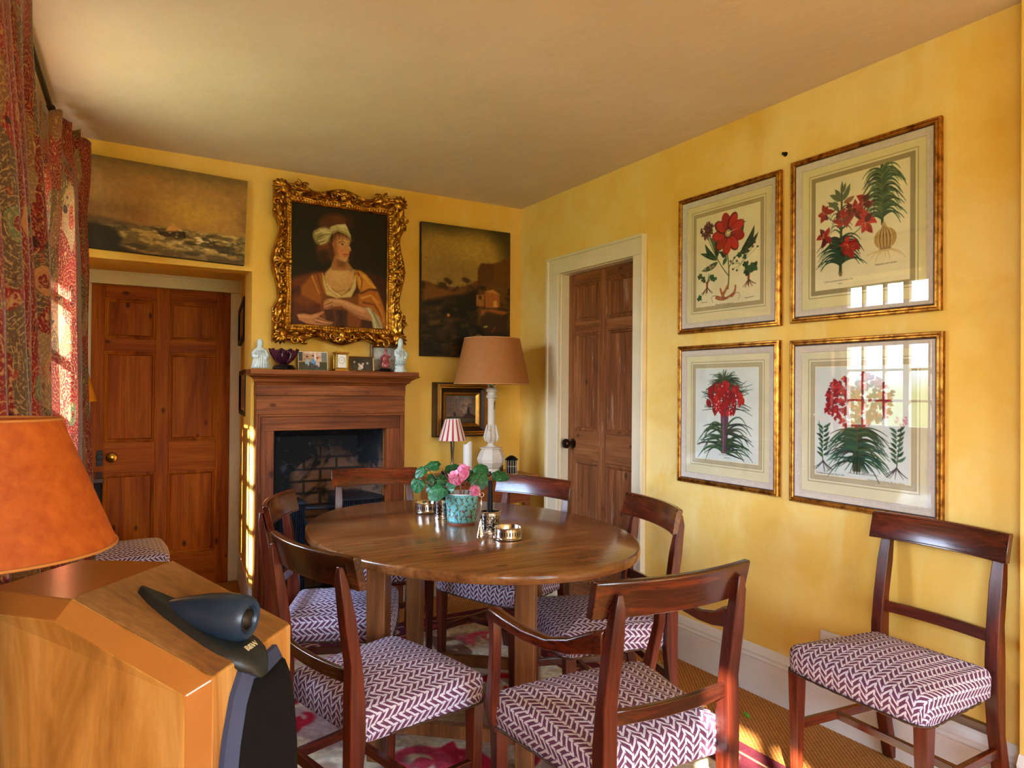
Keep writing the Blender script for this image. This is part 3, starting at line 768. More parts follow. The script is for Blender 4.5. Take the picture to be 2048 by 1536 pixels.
cvr = paint_rug(); RX0, RX1, RY0, RY1 = 0.36, 2.05, 0.62, 3.62
grid_obj('pile', cvr, lambda U, V: np.stack([RX0 + (RX1 - RX0) * U, RY1 + (RY0 - RY1) * V, np.full_like(U, 0.0042)], -1), m.m, rug)
mb = MB(); mb.box(RX0, RX1, RY0, RY1, 0.0, 0.0038); mb.build('backing', plain('rug_backing', (92, 40, 48), 0.95), rug)
# ================================================================= THINGS ON THE TABLE
TZ = 0.7545
def pot_canvas():
    cv = Canvas(220, 70, (116, 190, 196)); cv.mottle(6, 0.1, 3)
    rs = random.Random(3)
    for k in range(15):
        u = (k + rs.uniform(0, .6)) / 15; pts = [(u + 0.02 * math.sin(i * 1.1 + k), 0.98 - i * 0.105) for i in range(10)]
        cv.line(pts, 0.0035, 0.002, (70, 72, 50))
        for i in range(1, 9):
            p = pts[i]; s = (-1) ** i; cv.leaf(p, (p[0] + s * rs.uniform(0.018, 0.034), p[1] - rs.uniform(0.02, 0.16)), 0.0085, rs.choice([(86, 104, 62), (104, 110, 66), (72, 84, 58)]), 0.2)
    for k in range(13):
        u, v = (k + 0.5) / 13, rs.uniform(0.2, 0.8)
        for a in range(5): cv.leaf((u, v), (u + 0.017 * math.cos(a * 1.257), v + 0.055 * math.sin(a * 1.257)), 0.006, (128, 62, 98))
        cv.ell(u, v, 0.005, 0.005, (206, 140, 90))
    return cv
def prof_fn(prof, c=(0, 0, 0)):
    rs = np.array([p[0] for p in prof]); zs = np.array([p[1] for p in prof]); L = np.concatenate([[0], np.cumsum(np.hypot(np.diff(rs), np.diff(zs)))]); L /= L[-1]
    def fn(U, V):
        r = np.interp(1 - V, L, rs); z = np.interp(1 - V, L, zs); a = -2 * PI * U + 2.2
        return np.stack([c[0] + r * np.cos(-a), c[1] + r * np.sin(-a), c[2] + z], -1)
    return fn
pot = thing('flower_pot', 'turquoise glazed flower pot painted with purple flowers, mid table', 'flower pot', (1.262, 2.495, TZ))
grid_obj('painted_wall', pot_canvas(), prof_fn([(0.054, 0.008), (0.057, 0.014), (0.0645, 0.10), (0.066, 0.119)]), vcol('turquoise_glaze', 0.16, coat=0.5), pot)
mb = MB(); mb.lathe([(0.066, 0.119), (0.0645, 0.1225), (0.0615, 0.121), (0.058, 0.06), (0.05, 0.016), (0.0, 0.016)], n=48, caps=False); mb.build('inner_wall', plain('white_glaze', (226, 226, 222), 0.2), pot, smooth=60)
mb = MB(); mb.lathe([(0.0, 0.0), (0.048, 0.0), (0.05, 0.006), (0.055, 0.009), (0.0, 0.009)], n=48, caps=False); mb.build('foot_ring', plain('terracotta', (156, 92, 74), 0.6), pot, smooth=40)
mb = MB(); mb.lathe([(0.0, 0.072), (0.058, 0.070)], n=32, caps=False); mb.build('soil', plain('potting_soil', (52, 36, 26), 0.95, nz=0.4, nscale=60, bump=0.8), pot)
# the cyclamen growing in it
RV = Vector((0.859, -0.5125, 0)); FV = Vector((0.5125, 0.859, 0)); UP = Vector((0, 0, 1))
cyc = thing('potted_cyclamen', 'pink cyclamen with round green leaves growing in the turquoise pot', 'plant', (1.262, 2.495, TZ))
mleaf = Mat('cyclamen_leaf', (44, 110, 62), 0.38, spec=0.5)
v = mleaf.objco(); n_ = mleaf.noise(v, 55, 4, 0.6, 1.5)
mleaf.col(mleaf.ramp(n_, [(0.34, srgb((12, 62, 32))), (0.52, srgb((30, 96, 48))), (0.7, srgb((84, 146, 98)))])); mleaf.bump(n_, 0.3, 0.003)
M_LEAF = mleaf.m; M_STEM = plain('cyclamen_stem', (150, 104, 82), 0.5)
def heart(mb, M, L, W, cup):
    """heart-shaped leaf in local xy: stalk notch at origin, tip at +y"""
    b = len(mb.v); N = 22; rows = 5
    for sgn in (0, 1):
        for r in range(rows + 1):
            q = r / rows
            for k in range(N):
                a = 2 * PI * k / N; x = math.sin(a); y = -math.cos(a)
                rad = 1 - 0.38 * math.exp(-(min(a, 2 * PI - a) / 0.38) ** 2) + 0.10 * math.exp(-((a - PI) / 0.4) ** 2)
                px = x * rad * W * q; py = (y * rad * 0.55 + 0.42) * L * q + 0.12 * L * (1 - q)
                pz = cup * (q * q) * (0.6 + 0.4 * math.cos(2 * a)) + 0.002 * math.sin(7 * a) * q - (0.0012 if sgn else 0)
                mb.v.append(tuple(M @ Vector((px, py, pz))))
    n1 = (rows + 1) * N
    for sgn in (0, 1):
        for r in range(rows):
            for k in range(N):
                i = b + sgn * n1 + r * N + k; j = b + sgn * n1 + r * N + (k + 1) % N
                mb.face((i, j, j + N, i + N) if not sgn else (i + N, j + N, j, i))
    for k in range(N): i = b + rows * N + k; j = b + rows * N + (k + 1) % N; mb.face((i, j, j + n1, i + n1))
def frame_from(nrm, tip):
    nrm = nrm.normalized(); tip = (tip - nrm * tip.dot(nrm)).normalized(); x = tip.cross(nrm)
    M = Matrix.Identity(4)
    for i in range(3): M[i][0] = x[i]; M[i][1] = tip[i]; M[i][2] = nrm[i]
    return M
# (right, up, away) of leaf middle from the pot rim middle, size, normal (r,u,f), tip direction (r,u,f)
LV = [(-.118, .108, .02, .034, (-.1, 1, -.55), (-1, .0, .1)), (-.160, .082, .0, .028, (-.35, .6, -.6), (-.6, -.7, 0)), (-.172, .034, -.01, .030, (-.2, .35, -1), (-.2, -1, 0)),
      (-.114, .046, .03, .030, (.1, .5, -1), (-.2, -1, 0)), (-.088, .012, -.055, .041, (-.25, .75, -.75), (-.75, -.6, -.2)), (-.078, .052, -.01, .022, (.2, .4, -1), (.2, 1, 0)),
      (-.032, .100, .035, .034, (.1, .8, -.6), (-.4, .5, 0)), (-.045, .030, -.045, .028, (-.6, .5, -.7), (.6, .75, 0)), (.068, .054, -.02, .038, (.15, .5, -.9), (-.1, -1, 0)),
      (.072, .092, .03, .031, (.1, .6, -.8), (.4, .6, 0)), (.148, .078, .0, .036, (.1, 1, -.55), (1, .25, 0)), (-.118, .018, .02, .030, (-.3, .3, -1), (-.6, -.6, 0)), (.02, .07, .05, .032, (0, .7, -.7), (.2, .8, 0))]
def W3(r, u, f): return RV * r + UP * u + FV * f
for r, u, f, sz, n3, t3 in LV:
    mb = MB(); tip = W3(*t3).normalized(); M = frame_from(W3(*n3), tip); c = W3(r, u, f) + UP * 0.119
    M.translation = c - tip * sz * 0.8; heart(mb, M, sz * 1.9, sz * 1.0, -sz * 0.28)
    mb.build('leaf', M_LEAF, cyc, smooth=60)
    p1 = M.translation; p0 = Vector((p1.x * 0.18, p1.y * 0.18, 0.072)); mid = p0.lerp(p1, 0.55) + UP * 0.015
    mb = MB(); mb.tube([p0, p0.lerp(mid, .5) + UP * 0.008, mid, mid.lerp(p1, .5) + UP * 0.003, p1], 0.0017, 6); mb.build('stem', M_STEM, cyc, smooth=180)
M_PET = Mat('cyclamen_petal', (238, 140, 176), 0.5); v = M_PET.objco(); n_ = M_PET.noise(v, 45, 3)
M_PET.col(M_PET.ramp(n_, [(0.35, srgb((226, 104, 156))), (0.65, srgb((250, 180, 204)))])); M_PET = M_PET.m
def petal(mb, base, axis, side, L, W, curl):
    secs = []; nn = axis.cross(side).normalized()
    for i in range(9):
        q = i / 8; w = W * math.sin(PI * min(1, 0.10 + 0.86 * q)) ** 0.8; c = base + axis * L * q + nn * curl * math.sin(PI * q * 0.9)
        secs.append([c + side * w * s + nn * (0.22 * w * (s * s)) for s in (-1, -.5, 0, .5, 1)] + [c + side * w * s + nn * (0.22 * w * s * s + 0.0012) for s in (1, .5, 0, -.5, -1)])
    mb.loft(secs)
for (r, u, f), ax, L, W, lab in (((-.004, .052, -.03), (.3, 1, 0), .068, .027, 0), ((-.010, .044, -.05), (-.25, .6, -.4), .056, .028, 0), ((.070, .004, -.062), (-.5, .55, -.2), .040, .022, 0)):
    mb = MB(); base = W3(r, u, f) + UP * 0.119; a = W3(*ax).normalized()
    for k in range(5):
        ph = 2 * PI * k / 5; s1 = a.cross(FV).normalized(); s2 = a.cross(s1).normalized(); out = (s1 * math.cos(ph) + s2 * math.sin(ph))
        axis = (a + out * 0.33).normalized(); side = axis.cross(out).normalized(); petal(mb, base + out * 0.006, axis, side, L, W, 0.008)
    mb.ball(tuple(base), (0.009, 0.009, 0.007)); mb.build('flower', M_PET, cyc, smooth=60)
    p1 = base; p0 = Vector((p1.x * 0.2, p1.y * 0.2, 0.072)); mb = MB(); mb.tube([p0, p0.lerp(p1, .4) + UP * .012, p0.lerp(p1, .75) + UP * .014, p1], 0.0018, 6); mb.build('stem', M_STEM, cyc, smooth=180)
# pierced silver: candle holders and coasters
def pierced(seed, w=200, h=48, holes=True):
    cv = Canvas(w, h, (226, 220, 210)); f = fbm(h, w, 52, 2, seed, 1.3); g = fbm(h, w, 40, 2, seed + 9)
    if holes:
        m_ = np.clip((np.abs(f - 0.5) - 0.055) * 26, 0, 1) * np.clip((np.minimum(cv.V, cv.as_ - cv.V) - 0.03) * 60, 0, 1); cv.put(m_, (40, 34, 32)); cv.put(np.clip((g - 0.62) * 20, 0, 1), (236, 232, 226), 0.8)
    else:
        s = 0.5 + 0.5 * np.sin(cv.U * 2 * PI * 30); m_ = np.clip((s - 0.62) * 6, 0, 1) * np.clip((np.minimum(cv.V, cv.as_ - cv.V) - 0.055) * 80, 0, 1); cv.put(m_, (74, 66, 60))
    return cv
M_SILV = vcol('pierced_silver', 0.2, 1.0); M_MAHOG_BASE = plain('turned_base', (62, 32, 18), 0.35)
def coaster(x, y, label):
    t = thing('wine_coaster', label, 'coaster', (x, y, TZ), group='pierced silver wine coasters')
    grid_obj('gallery', pierced(4, 200, 40, False), prof_fn([(0.048, 0.007), (0.0475, 0.040)]), M_SILV, t)
    mb = MB(); mb.lathe([(0.048, 0.040), (0.0495, 0.0425), (0.0475, 0.044), (0.0455, 0.041), (0.0455, 0.008)], n=48, caps=False); mb.lathe([(0.0465, 0.003), (0.0525, 0.004), (0.053, 0.007), (0.0485, 0.010), (0.0465, 0.009)], n=48, caps=False); mb.build('rim', M_SILVER, t, smooth=50)
    mb = MB(); mb.lathe([(0.0, 0.0), (0.046, 0.0), (0.0475, 0.004), (0.046, 0.009), (0.0, 0.009)], n=48, caps=False); mb.build('base', M_MAHOG_BASE, t, smooth=40)
    return t
coaster(1.273, 2.152, 'pierced silver wine coaster at the near end of the row, nearest the armchair')
coaster(1.238, 2.785, 'pierced silver wine coaster at the far end of the row, left of the flower pot')
def holder(x, y, label, seed, lc):
    t = thing('candle_holder', label, 'candle holder', (x, y, TZ), group='pierced silver candle holders')
    grid_obj('sleeve', pierced(seed), prof_fn([(0.038, 0.004), (0.0375, 0.012), (0.0385, 0.075)]), M_SILV, t)
    mb = MB(); mb.lathe([(0.0385, 0.075), (0.040, 0.078), (0.0385, 0.080), (0.036, 0.078), (0.035, 0.012), (0.0, 0.012)], n=40, caps=False); mb.lathe([(0.0, 0.0), (0.040, 0.0), (0.0405, 0.003), (0.038, 0.006), (0.0, 0.006)], n=40, caps=False); mb.build('liner', M_SILVER, t, smooth=50)
    mb = MB(); mb.lathe([(0.013, 0.012), (0.013, 0.05), (0.0165, 0.052), (0.0165, 0.056), (0.0125, 0.058)], n=20); mb.build('socket', M_SILVER, t, smooth=40)
    c = MB(); c.lathe([(0.0, 0.0), (0.0112, 0.0), (0.0105, 0.06), (0.0088, 0.130), (0.006, 0.133), (0.001, 0.1335)], n=20); c.tube([(0, 0, 0.132), (0.001, 0, 0.140)], 0.0008, 5)
    o = c.build('candle', M_BLACK, smooth=40, loc=(x, y, TZ + 0.0585)); tag(o, lc, 'candle', 'black candles in silver holders')
holder(1.274, 2.287, 'pierced silver candle holder right of the flower pot, in full view', 11, 'black taper candle standing in the holder right of the pot')
holder(1.249, 2.645, 'pierced silver candle holder half hidden behind the left of the flower pot', 17, 'black taper candle behind the leaves left of the pot')
t = thing('candle_snuffer', 'silver cone candle snuffer with a ring handle, standing before the right candle holder', 'snuffer', (1.208, 2.236, TZ))
mb = MB(); mb.lathe([(0.016, 0.0), (0.0165, 0.003), (0.0145, 0.008), (0.009, 0.03), (0.004, 0.052), (0.0025, 0.058), (0.0025, 0.064)], n=24, caps=False); mb.build('cone', M_SILVER, t, smooth=50)
mb = MB(); mb.tube([(0, 0, 0.062), (0.001, -0.001, 0.11), (0.002, -0.002, 0.142)], 0.0018, 8)
mb.tube([(0.002 + 0.859 * 0.008 * math.cos(a), -0.002 - 0.5125 * 0.008 * math.cos(a), 0.150 + 0.008 * math.sin(a)) for a in [i * 2 * PI / 16 - PI / 2 for i in range(17)]], 0.0014, 6); mb.build('ring_handle', M_SILVER, t, smooth=180)
# ================================================================= LOUDSPEAKER
M_CHERRY_V = wood('cherry_veneer_upright', (146, 88, 30), (198, 136, 62), (226, 174, 100), 'z', 0.24, 0.75, 0.35, fine=0.14, stretch=7, dist=2.6)
M_CHERRY_T = wood('cherry_veneer_top', (112, 68, 30), (154, 102, 52), (176, 124, 70), 'x', 0.3, 1.0, 0.3, fine=0.3, stretch=12)
M_CHERRY_S = plain('cherry_solid_edge', (178, 112, 50), 0.22, coat=0.4, nz=0.08, nscale=5)
M_PODBLUE = plain('blue_black_pod', (34, 54, 78), 0.34, nz=0.05)
M_PLINTH = plain('black_moulded_plinth', (26, 30, 32), 0.42, bump=0.05, bscale=300)
M_GRILLE = plain('black_grille_cloth', (10, 10, 12), 0.85, spec=0.2, bump=0.3, bscale=600)
M_GREDGE = plain('slate_grille_edge', (58, 66, 96), 0.75, bump=0.2, bscale=400)
sp = thing('loudspeaker', 'large cherry-veneered loudspeaker with a black grille and a pod on its sloping top', 'loudspeaker', (0.175, 1.247, 0), math.atan2(-0.647, 0.762))
mb = MB()
full = [(-.46, 0.03), (-.46, .92), (-.265, .92), (0.0, .805), (0.0, 0.03)]; ins = [(-.43, 0.03), (-.43, .892), (-.270, .892), (-.03, .787), (-.03, 0.03)]
def wy(d, w, ): return w + (0.022 * max(0, (-d - 0.285) / 0.17) if w < 0.13 else -0.022 * max(0, (-d - 0.285) / 0.17))
secs = [[(d, wy(d, w), z) for d, z in pf] for pf, w in ((ins, -.03), (full, 0.0), (full, .27), (ins, .30))]
b = len(mb.v)
for q in secs: mb.v += q
for i in range(3):
    for j in range(5):
        j2 = (j + 1) % 5; mb.face((i * 5 + j, i * 5 + j2, (i + 1) * 5 + j2, (i + 1) * 5 + j), 1 if (i != 1 or j == 1) else 0)
mb.face((4, 3, 2, 1, 0)); mb.face((15, 16, 17, 18, 19))
mb.build('cabinet', [M_CHERRY_V, M_CHERRY_S], sp, bevel=0.0025)
mb = MB(); mb.hexa([(-.2645, .003, .9215), (-.003, .003, .808), (-.003, .267, .808), (-.2645, .267, .9215), (-.264, .003, .9225), (-.002, .003, .809), (-.002, .267, .809), (-.264, .267, .9225)]); mb.build('sloping_top_panel', M_CHERRY_T, sp)
mb = MB(); mb.box(-.44, -.02, 0.0, 0.27, 0.0, 0.03); mb.build('plinth', M_BLACK, sp, bevel=0.004)
# grille
out = [(.004, .12), (.004, .50), (.010, .60), (.026, .69), (.048, .755), (.075, .792), (.135, .784), (.195, .792), (.222, .755), (.244, .69), (.260, .60), (.266, .50), (.266, .12)]
cxw = (.135, .45)
def sh(k, d, dw): return [(d, cxw[0] + (w - cxw[0]) * (1 - dw), cxw[1] + (z - cxw[1]) * (1 - k)) for w, z in out]
mb = MB(); mb.loft([sh(0, 0.0005, 0), sh(0, 0.010, 0), sh(.045, 0.022, .12), sh(.055, 0.026, .15)], caps=False); mb.build('grille_edge', M_GREDGE, sp, smooth=50)
mb = MB(); s0 = sh(.055, 0.024, .15); mb.loft([s0, sh(.062, .033, .19), sh(.14, .042, .45), sh(.5, .047, .8)], caps=True); mb.build('grille', M_GRILLE, sp, smooth=60)
# moulded plinth under the pod, rolling over the front edge
path = [(-.222, .9018), (-.19, .8885), (-.145, .869), (-.09, .8455), (-.055, .8305), (-.028, .8185), (-.010, .809), (.004, .799), (.013, .785), (.018, .766)]
hw = [.006, .022, .036, .047, .053, .054, .052, .047, .037, .020]; secs = []; WC = .112
for i, ((d, z), h) in enumerate(zip(path, hw)):
    a = path[max(0, i - 1)]; c = path[min(len(path) - 1, i + 1)]; tx, tz = c[0] - a[0], c[1] - a[1]; L = math.hypot(tx, tz); nx, nz = -tz / L, tx / L
    row = []
    for k in range(13):
        u = -1 + k / 6; hh = 0.014 * (1 - abs(u) ** 4) + 0.001; row.append((d + nx * hh, WC + u * h, z + nz * hh))
    row += [(d - nx * 0.004, WC + h, z - nz * 0.004), (d - nx * 0.004, WC - h, z - nz * 0.004)]
    secs.append(row)
mb = MB(); mb.loft(secs); mb.build('tweeter_plinth', M_PLINTH, sp, smooth=50)
mb = MB(); prof = [(.001, -.180), (.008, -.172), (.016, -.155), (.024, -.13), (.031, -.105), (.0365, -.08), (.040, -.055), (.0405, -.0535), (.0405, -.0520), (.041, -.05), (.0415, -.030), (.041, -.012), (.038, -.002), (.033, .004), (.026, .002), (.020, -.006), (.001, -.008)]
mb.lathe(prof, (0, 0, 0), 40, axis='x'); mb.xf(Matrix.Translation((-.003, .114, .866)) @ Matrix.Rotation(math.radians(4), 4, 'Y'))
mb.build('tweeter_pod', M_PODBLUE, sp, smooth=35)
mb = MB(); mb.lathe([(.022, 0), (.022, .004), (.0185, .005), (.0165, .002), (.013, .006), (.006, .0095), (.001, .010)], (-.009, .114, .866), 28, axis='x'); mb.build('tweeter_dome', plain('black_tweeter', (12, 12, 14), 0.4), sp, smooth=40)
Mt = Matrix.Translation((.0045, WC, .8195)) @ Matrix.Rotation(R(90), 4, 'Z') @ Matrix.Rotation(R(33), 4, 'X')
text('badge', 'B&W', 0.016, plain('gold_lettering', (214, 196, 150), 0.4), sp, Mt, depth=0.0008, bold=0.0)

# ================================================================= FLOOR LAMP (left edge)
def parchment(name, base, hot, trans):
    m = Mat(name, base, 0.7); v = m.objco(); n1 = m.noise(v, 40, 5, 0.65)
    c = m.ramp(n1, [(0.3, srgb(base)), (0.7, srgb(hot))]); m.col(c)
    tl = m.n('BsdfTranslucent', {'Color': c}); mx = m.n('MixShader', {0: trans, 1: m.b.outputs[0], 2: tl.outputs[0]})
    m.t.links.new(mx.outputs[0], m.t.nodes['Material Output'].inputs['Surface']); return m.m
lamp = thing('floor_lamp', 'lamp with a mottled orange parchment shade at the left edge by the loudspeaker', 'lamp', (-0.118, 1.15, 0))
mb = MB(); rb, rt, zb, zt = .150, .082, 1.068, 1.240
mb.lathe([(rb, zb), (rt, zt), (rt - .002, zt), (rb - .002, zb), (rb, zb)], n=64, caps=False); mb.build('lamp_shade', parchment('orange_parchment', (174, 76, 12), (206, 106, 26), 0.3), lamp, smooth=40)
for r, z in ((rb, zb), (rt, zt)):
    mb = MB(); mb.tube([(r * math.cos(a), r * math.sin(a), z) for a in [i * 2 * PI / 64 for i in range(65)]], 0.0022, 6)
    mb.build('shade_binding', plain('shade_tape', (176, 110, 46), 0.7), lamp, smooth=180)
mb = MB(); mb.lathe([(0, 0), (.115, 0), (.115, .012), (.04, .022), (.012, .035), (.010, .06), (.010, 1.02), (.016, 1.03), (.016, 1.09), (.004, 1.10)], n=28); mb.build('stand', M_BRASS, lamp, smooth=40)
mb = MB(); mb.ball((0, 0, 1.135), (.028, .028, .036), 16, 10); mb.build('bulb', plain('opal_bulb', (240, 232, 214), 0.3), lamp, smooth=180)

# ================================================================= CURTAINS
def paisley():
    m = Mat('paisley_wool', (150, 50, 36), 0.85, spec=0.2)
    uv = m.n('UVMap'); uv.uv_map = 'UV'; u = uv.outputs[0]
    nz = m.n('TexNoise', {'Vector': u, 'Scale': 5.0, 'Detail': 3.0}).outputs['Color']
    w = m.n('VectorMath', {0: u, 1: m.n('VectorMath', {0: nz, 'Scale': 0.10}, operation='SCALE').outputs[0]}, operation='ADD').outputs[0]
    big = m.n('TexVoronoi', {'Vector': m.n('Mapping', {'Vector': w, 'Scale': (9.5, 5.2, 1), 'Rotation': (0, 0, .5)}).outputs[0], 'Scale': 1.0, 'Randomness': 0.8})
    sm = m.n('TexVoronoi', {'Vector': m.n('Mapping', {'Vector': w, 'Scale': (34, 24, 1)}).outputs[0], 'Scale': 1.0})
    d = big.outputs['Distance']; sep = m.n('SeparateColor', {0: big.outputs['Color']}).outputs
    c = m.ramp(sep[0], [(0.0, srgb((112, 18, 16))), (0.34, srgb((122, 78, 50))), (0.5, srgb((128, 24, 20))), (0.74, srgb((132, 96, 64))), (0.82, srgb((86, 62, 40)))], 'CONSTANT')
    alt = m.ramp(sep[1], [(0.0, srgb((140, 36, 24))), (0.35, srgb((96, 96, 60))), (0.6, srgb((170, 106, 60))), (0.8, srgb((96, 18, 20)))], 'CONSTANT')
    c = m.mix(m.math('LESS_THAN', d, 0.26), c, alt)
    c = m.mix(m.math('LESS_THAN', d, 0.13), c, srgb((112, 24, 22)))
    rings = m.math('FRACT', m.math('MULTIPLY', d, 12.0))
    ln = m.math('SUBTRACT', 1.0, m.step(m.math('ABSOLUTE', m.math('SUBTRACT', rings, 0.5)), 0.05, 0.13))
    c = m.mix(m.math('MULTIPLY', m.math('MULTIPLY', ln, m.step(m.noise(u, 60, 2), 0.4, 0.55)), 0.6), c, srgb((186, 140, 84)))
    ds = sm.outputs['Distance']; dots = m.math('SUBTRACT', 1.0, m.step(ds, 0.16, 0.24))
    c = m.mix(m.math('MULTIPLY', dots, 0.6), c, m.ramp(m.n('SeparateColor', {0: sm.outputs['Color']}).outputs[0], [(0, srgb((152, 44, 30))), (0.4, srgb((190, 150, 92))), (0.7, srgb((66, 20, 22)))], 'CONSTANT'))
    fine = m.noise(u, 120, 3); c = m.mix(m.math('MULTIPLY', m.step(fine, 0.5, 0.62), 0.4), c, srgb((184, 142, 88)))
    blk = m.math('MULTIPLY', m.step(m.noise(w, 14, 3), 0.66, 0.7), 0.85); c = m.mix(blk, c, srgb((30, 18, 18)))
    m.col(c); m.bump(fine, 0.25, 0.003)
    m.b.inputs['Sheen Weight'].default_value = 0.25
    return m.m
M_PAIS = paisley()
def curtain(parent, fn, nu, nv, length, height):
    mb = MB(); uv = {}
    for j in range(nv + 1):
        for i in range(nu + 1):
            s, q = i / nu, j / nv; uv[len(mb.v)] = (s * length, (1 - q) * height); mb.v.append(fn(s, q))
    for j in range(nv):
        for i in range(nu):
            a = j * (nu + 1) + i; mb.face((a, a + 1, a + nu + 2, a + nu + 1))
    mb.uv = uv; o = mb.build('drape', M_PAIS, parent, smooth=180)
    sd = o.modifiers.new('cloth', 'SOLIDIFY'); sd.thickness = 0.004; sd.offset = 0
    return o
def sstep(a, b, x): x = max(0, min(1, (x - a) / (b - a))); return x * x * (3 - 2 * x)
# near curtain: peaks (room side) and valleys (wall side) of its folds
KN = [(1.42, -.20), (1.52, -.31), (1.66, -.165), (1.76, -.305), (1.88, -.138), (1.98, -.295), (2.10, -.150), (2.20, -.285), (2.31, -.142), (2.41, -.28), (2.50, -.120), (2.57, -.26)]
def near_curtain(s, q):
    z = 2.452 - q * 2.432; n = len(KN) - 1; f = s * n; i = min(int(f), n - 1); t = f - i; t = t * t * (3 - 2 * t)
    y = lerp(KN[i][0], KN[i + 1][0], f - i); x = lerp(KN[i][1], KN[i + 1][1], t)
    base = XL(y) + 0.115; amp = 0.10 + 0.90 * sstep(0.0, 0.40, q) + 0.20 * q
    x = base + (x - base) * amp + 0.05 * sstep(0.25, 1.0, q) * (1 if x > base else 0.3) + 0.006 * math.sin(9 * q + 5 * s * n)
    return (x, y + 0.02 * math.sin(3.1 * q + i) * q, z)
c1 = thing('curtain', 'near red paisley curtain hanging at the left edge, in front of the window', 'curtain', group='red paisley curtains')
curtain(c1, near_curtain, 150, 60, 2.2, 2.43)
# far curtain, bunched and swinging out into the room
HD = [(-.196, 3.40), (-.176, 3.47), (-.128, 3.475), (-.142, 3.57), (-.092, 3.575), (-.104, 3.68), (-.058, 3.69), (-.070, 3.80), (-.022, 3.82), (-.03, 3.90)]
BD = [(-.225, 3.40), (-.165, 3.405), (-.125, 3.44), (-.062, 3.425), (-.050, 3.50), (-.070, 3.58), (-.034, 3.60), (-.055, 3.70), (-.022, 3.72), (-.04, 3.80)]
def far_curtain(s, q):
    z = 2.43 - q * 2.41; n = len(HD) - 1; f = s * n; i = min(int(f), n - 1); t = f - i; tt = t * t * (3 - 2 * t)
    a = Vector(HD[i]).lerp(Vector(HD[i + 1]), tt); b = Vector(BD[i]).lerp(Vector(BD[i + 1]), tt)
    k = sstep(0.02, 0.16, q); p = a.lerp(b, k)
    c = Vector((-.12, 3.63)); pinch = 1 - 0.16 * math.exp(-((q - 0.16) / 0.06) ** 2); p = c + (p - c) * pinch
    p.x += 0.05 * sstep(0.3, 1.0, q) * (0.4 + 0.6 * s) + 0.004 * math.sin(11 * q + 7 * s)
    z += 0.008 * math.sin(s * 40) * (1 - sstep(0, 0.03, q))
    return (p.x, p.y, z)
c2 = thing('curtain', 'far red paisley curtain bunched beside the seascape, its edge lit white by the sun', 'curtain', group='red paisley curtains')
curtain(c2, far_curtain, 130, 60, 1.3, 2.41)
rod = thing('curtain_pole', 'thin dark iron curtain pole under the ceiling at the left', 'curtain pole')
mb = MB(); mb.tube([(-.322, 0.95, 2.462), (-.20, 2.9, 2.462), (-.168, 3.53, 2.458)], 0.011, 10); mb.build('pole', M_IRON, rod, smooth=180)
mb = MB(); mb.ball((-.167, 3.545, 2.458), 0.019, 12, 8); mb.build('finial', M_IRON, rod, smooth=180)
for y in (1.1, 2.75):
    mb = MB(); x = -.322 + (y - .95) / 1.95 * .122; mb.tube([(XL(y) - 0.002, y, 2.44), (x, y, 2.448), (x, y, 2.456)], 0.008, 8); mb.build('bracket', M_IRON, rod, smooth=180)

# ================================================================= DARK SIDE CABINET AND YELLOW LAMP beside the left door
M_EBON = plain('black_japanned_wood', (14, 11, 10), 0.6, spec=0.2)
cab = thing('side_cabinet', 'small black side cabinet between the far curtain and the left door', 'cabinet', (-.062, 4.60, 0))
mb = MB(); mb.box(-.11, .105, -.15, .15, 0.06, .755); mb.build('body', M_EBON, cab, bevel=0.004)
mb = MB(); mb.box(-.12, .118, -.165, .165, .755, .785); mb.build('top', M_MAH_WORN, cab, bevel=0.005)
for y0, y1 in ((-.145, -.003), (.003, .145)):
    mb = MB(); mb.box(.105, .113, y0, y1, .09, .74); d = mb.build('door', M_EBON, cab, bevel=0.003)
    mb = MB(); mb.ball((.119, (y0 + y1) / 2 + (.055 if y0 < -.1 else -.055), .45), .008, 10, 8); mb.build('knob', M_BRASS, d, smooth=180)
for x in (-.095, .09):
    for y in (-.13, .13):
        mb = MB(); mb.box(x - .018, x + .018, y - .018, y + .018, 0, .06); mb.build('foot', M_EBON, cab)
yl = thing('table_lamp', 'table lamp with a plain yellow shade peeping past the far curtain', 'lamp', (-.068, 4.60, .785))
mb = MB(); mb.lathe([(.088, .415), (.045, .578), (.043, .578), (.086, .415), (.088, .415)], n=40, caps=False); mb.build('lamp_shade', parchment('yellow_silk_shade', (240, 168, 24), (250, 190, 44), 0.5), yl, smooth=40)
mb = MB(); mb.lathe([(0, 0), (.055, 0), (.055, .01), (.02, .03), (.014, .07), (.03, .13), (.034, .19), (.014, .28), (.010, .32), (.010, .45), (.004, .47)], n=24); mb.build('base', M_BRASS, yl, smooth=50)
# ================================================================= FIREPLACE
fp = thing('fireplace_surround', 'plain reddish pine chimneypiece with a moulded mantelshelf around the fire opening', 'fireplace', (0, 0, 0))
mb = MB(); mb.box(.705, 1.652, 3.835, 3.999, 1.357, 1.383); mb.build('mantelshelf', M_MANT_H, fp, bevel=0.004)
mb = MB()
prof = [(3.925, 1.300), (3.918, 1.312), (3.905, 1.318), (3.900, 1.332), (3.882, 1.344), (3.862, 1.350), (3.858, 1.357), (3.999, 1.357), (3.999, 1.300)]
def cor(x0, x1):
    mb.loft([[(xx + sg * (3.925 - y if y < 3.99 else 0), y, z) for y, z in prof] for xx, sg in ((x0, -1), (x1, 1))])
cor(.752, 1.602); mb.build('cornice', M_MANT_H, fp)
mb = MB(); mb.box(.75, 1.603, 3.925, 3.999, 1.243, 1.300); mb.build('upper_board', M_MANT_H, fp, bevel=0.002)
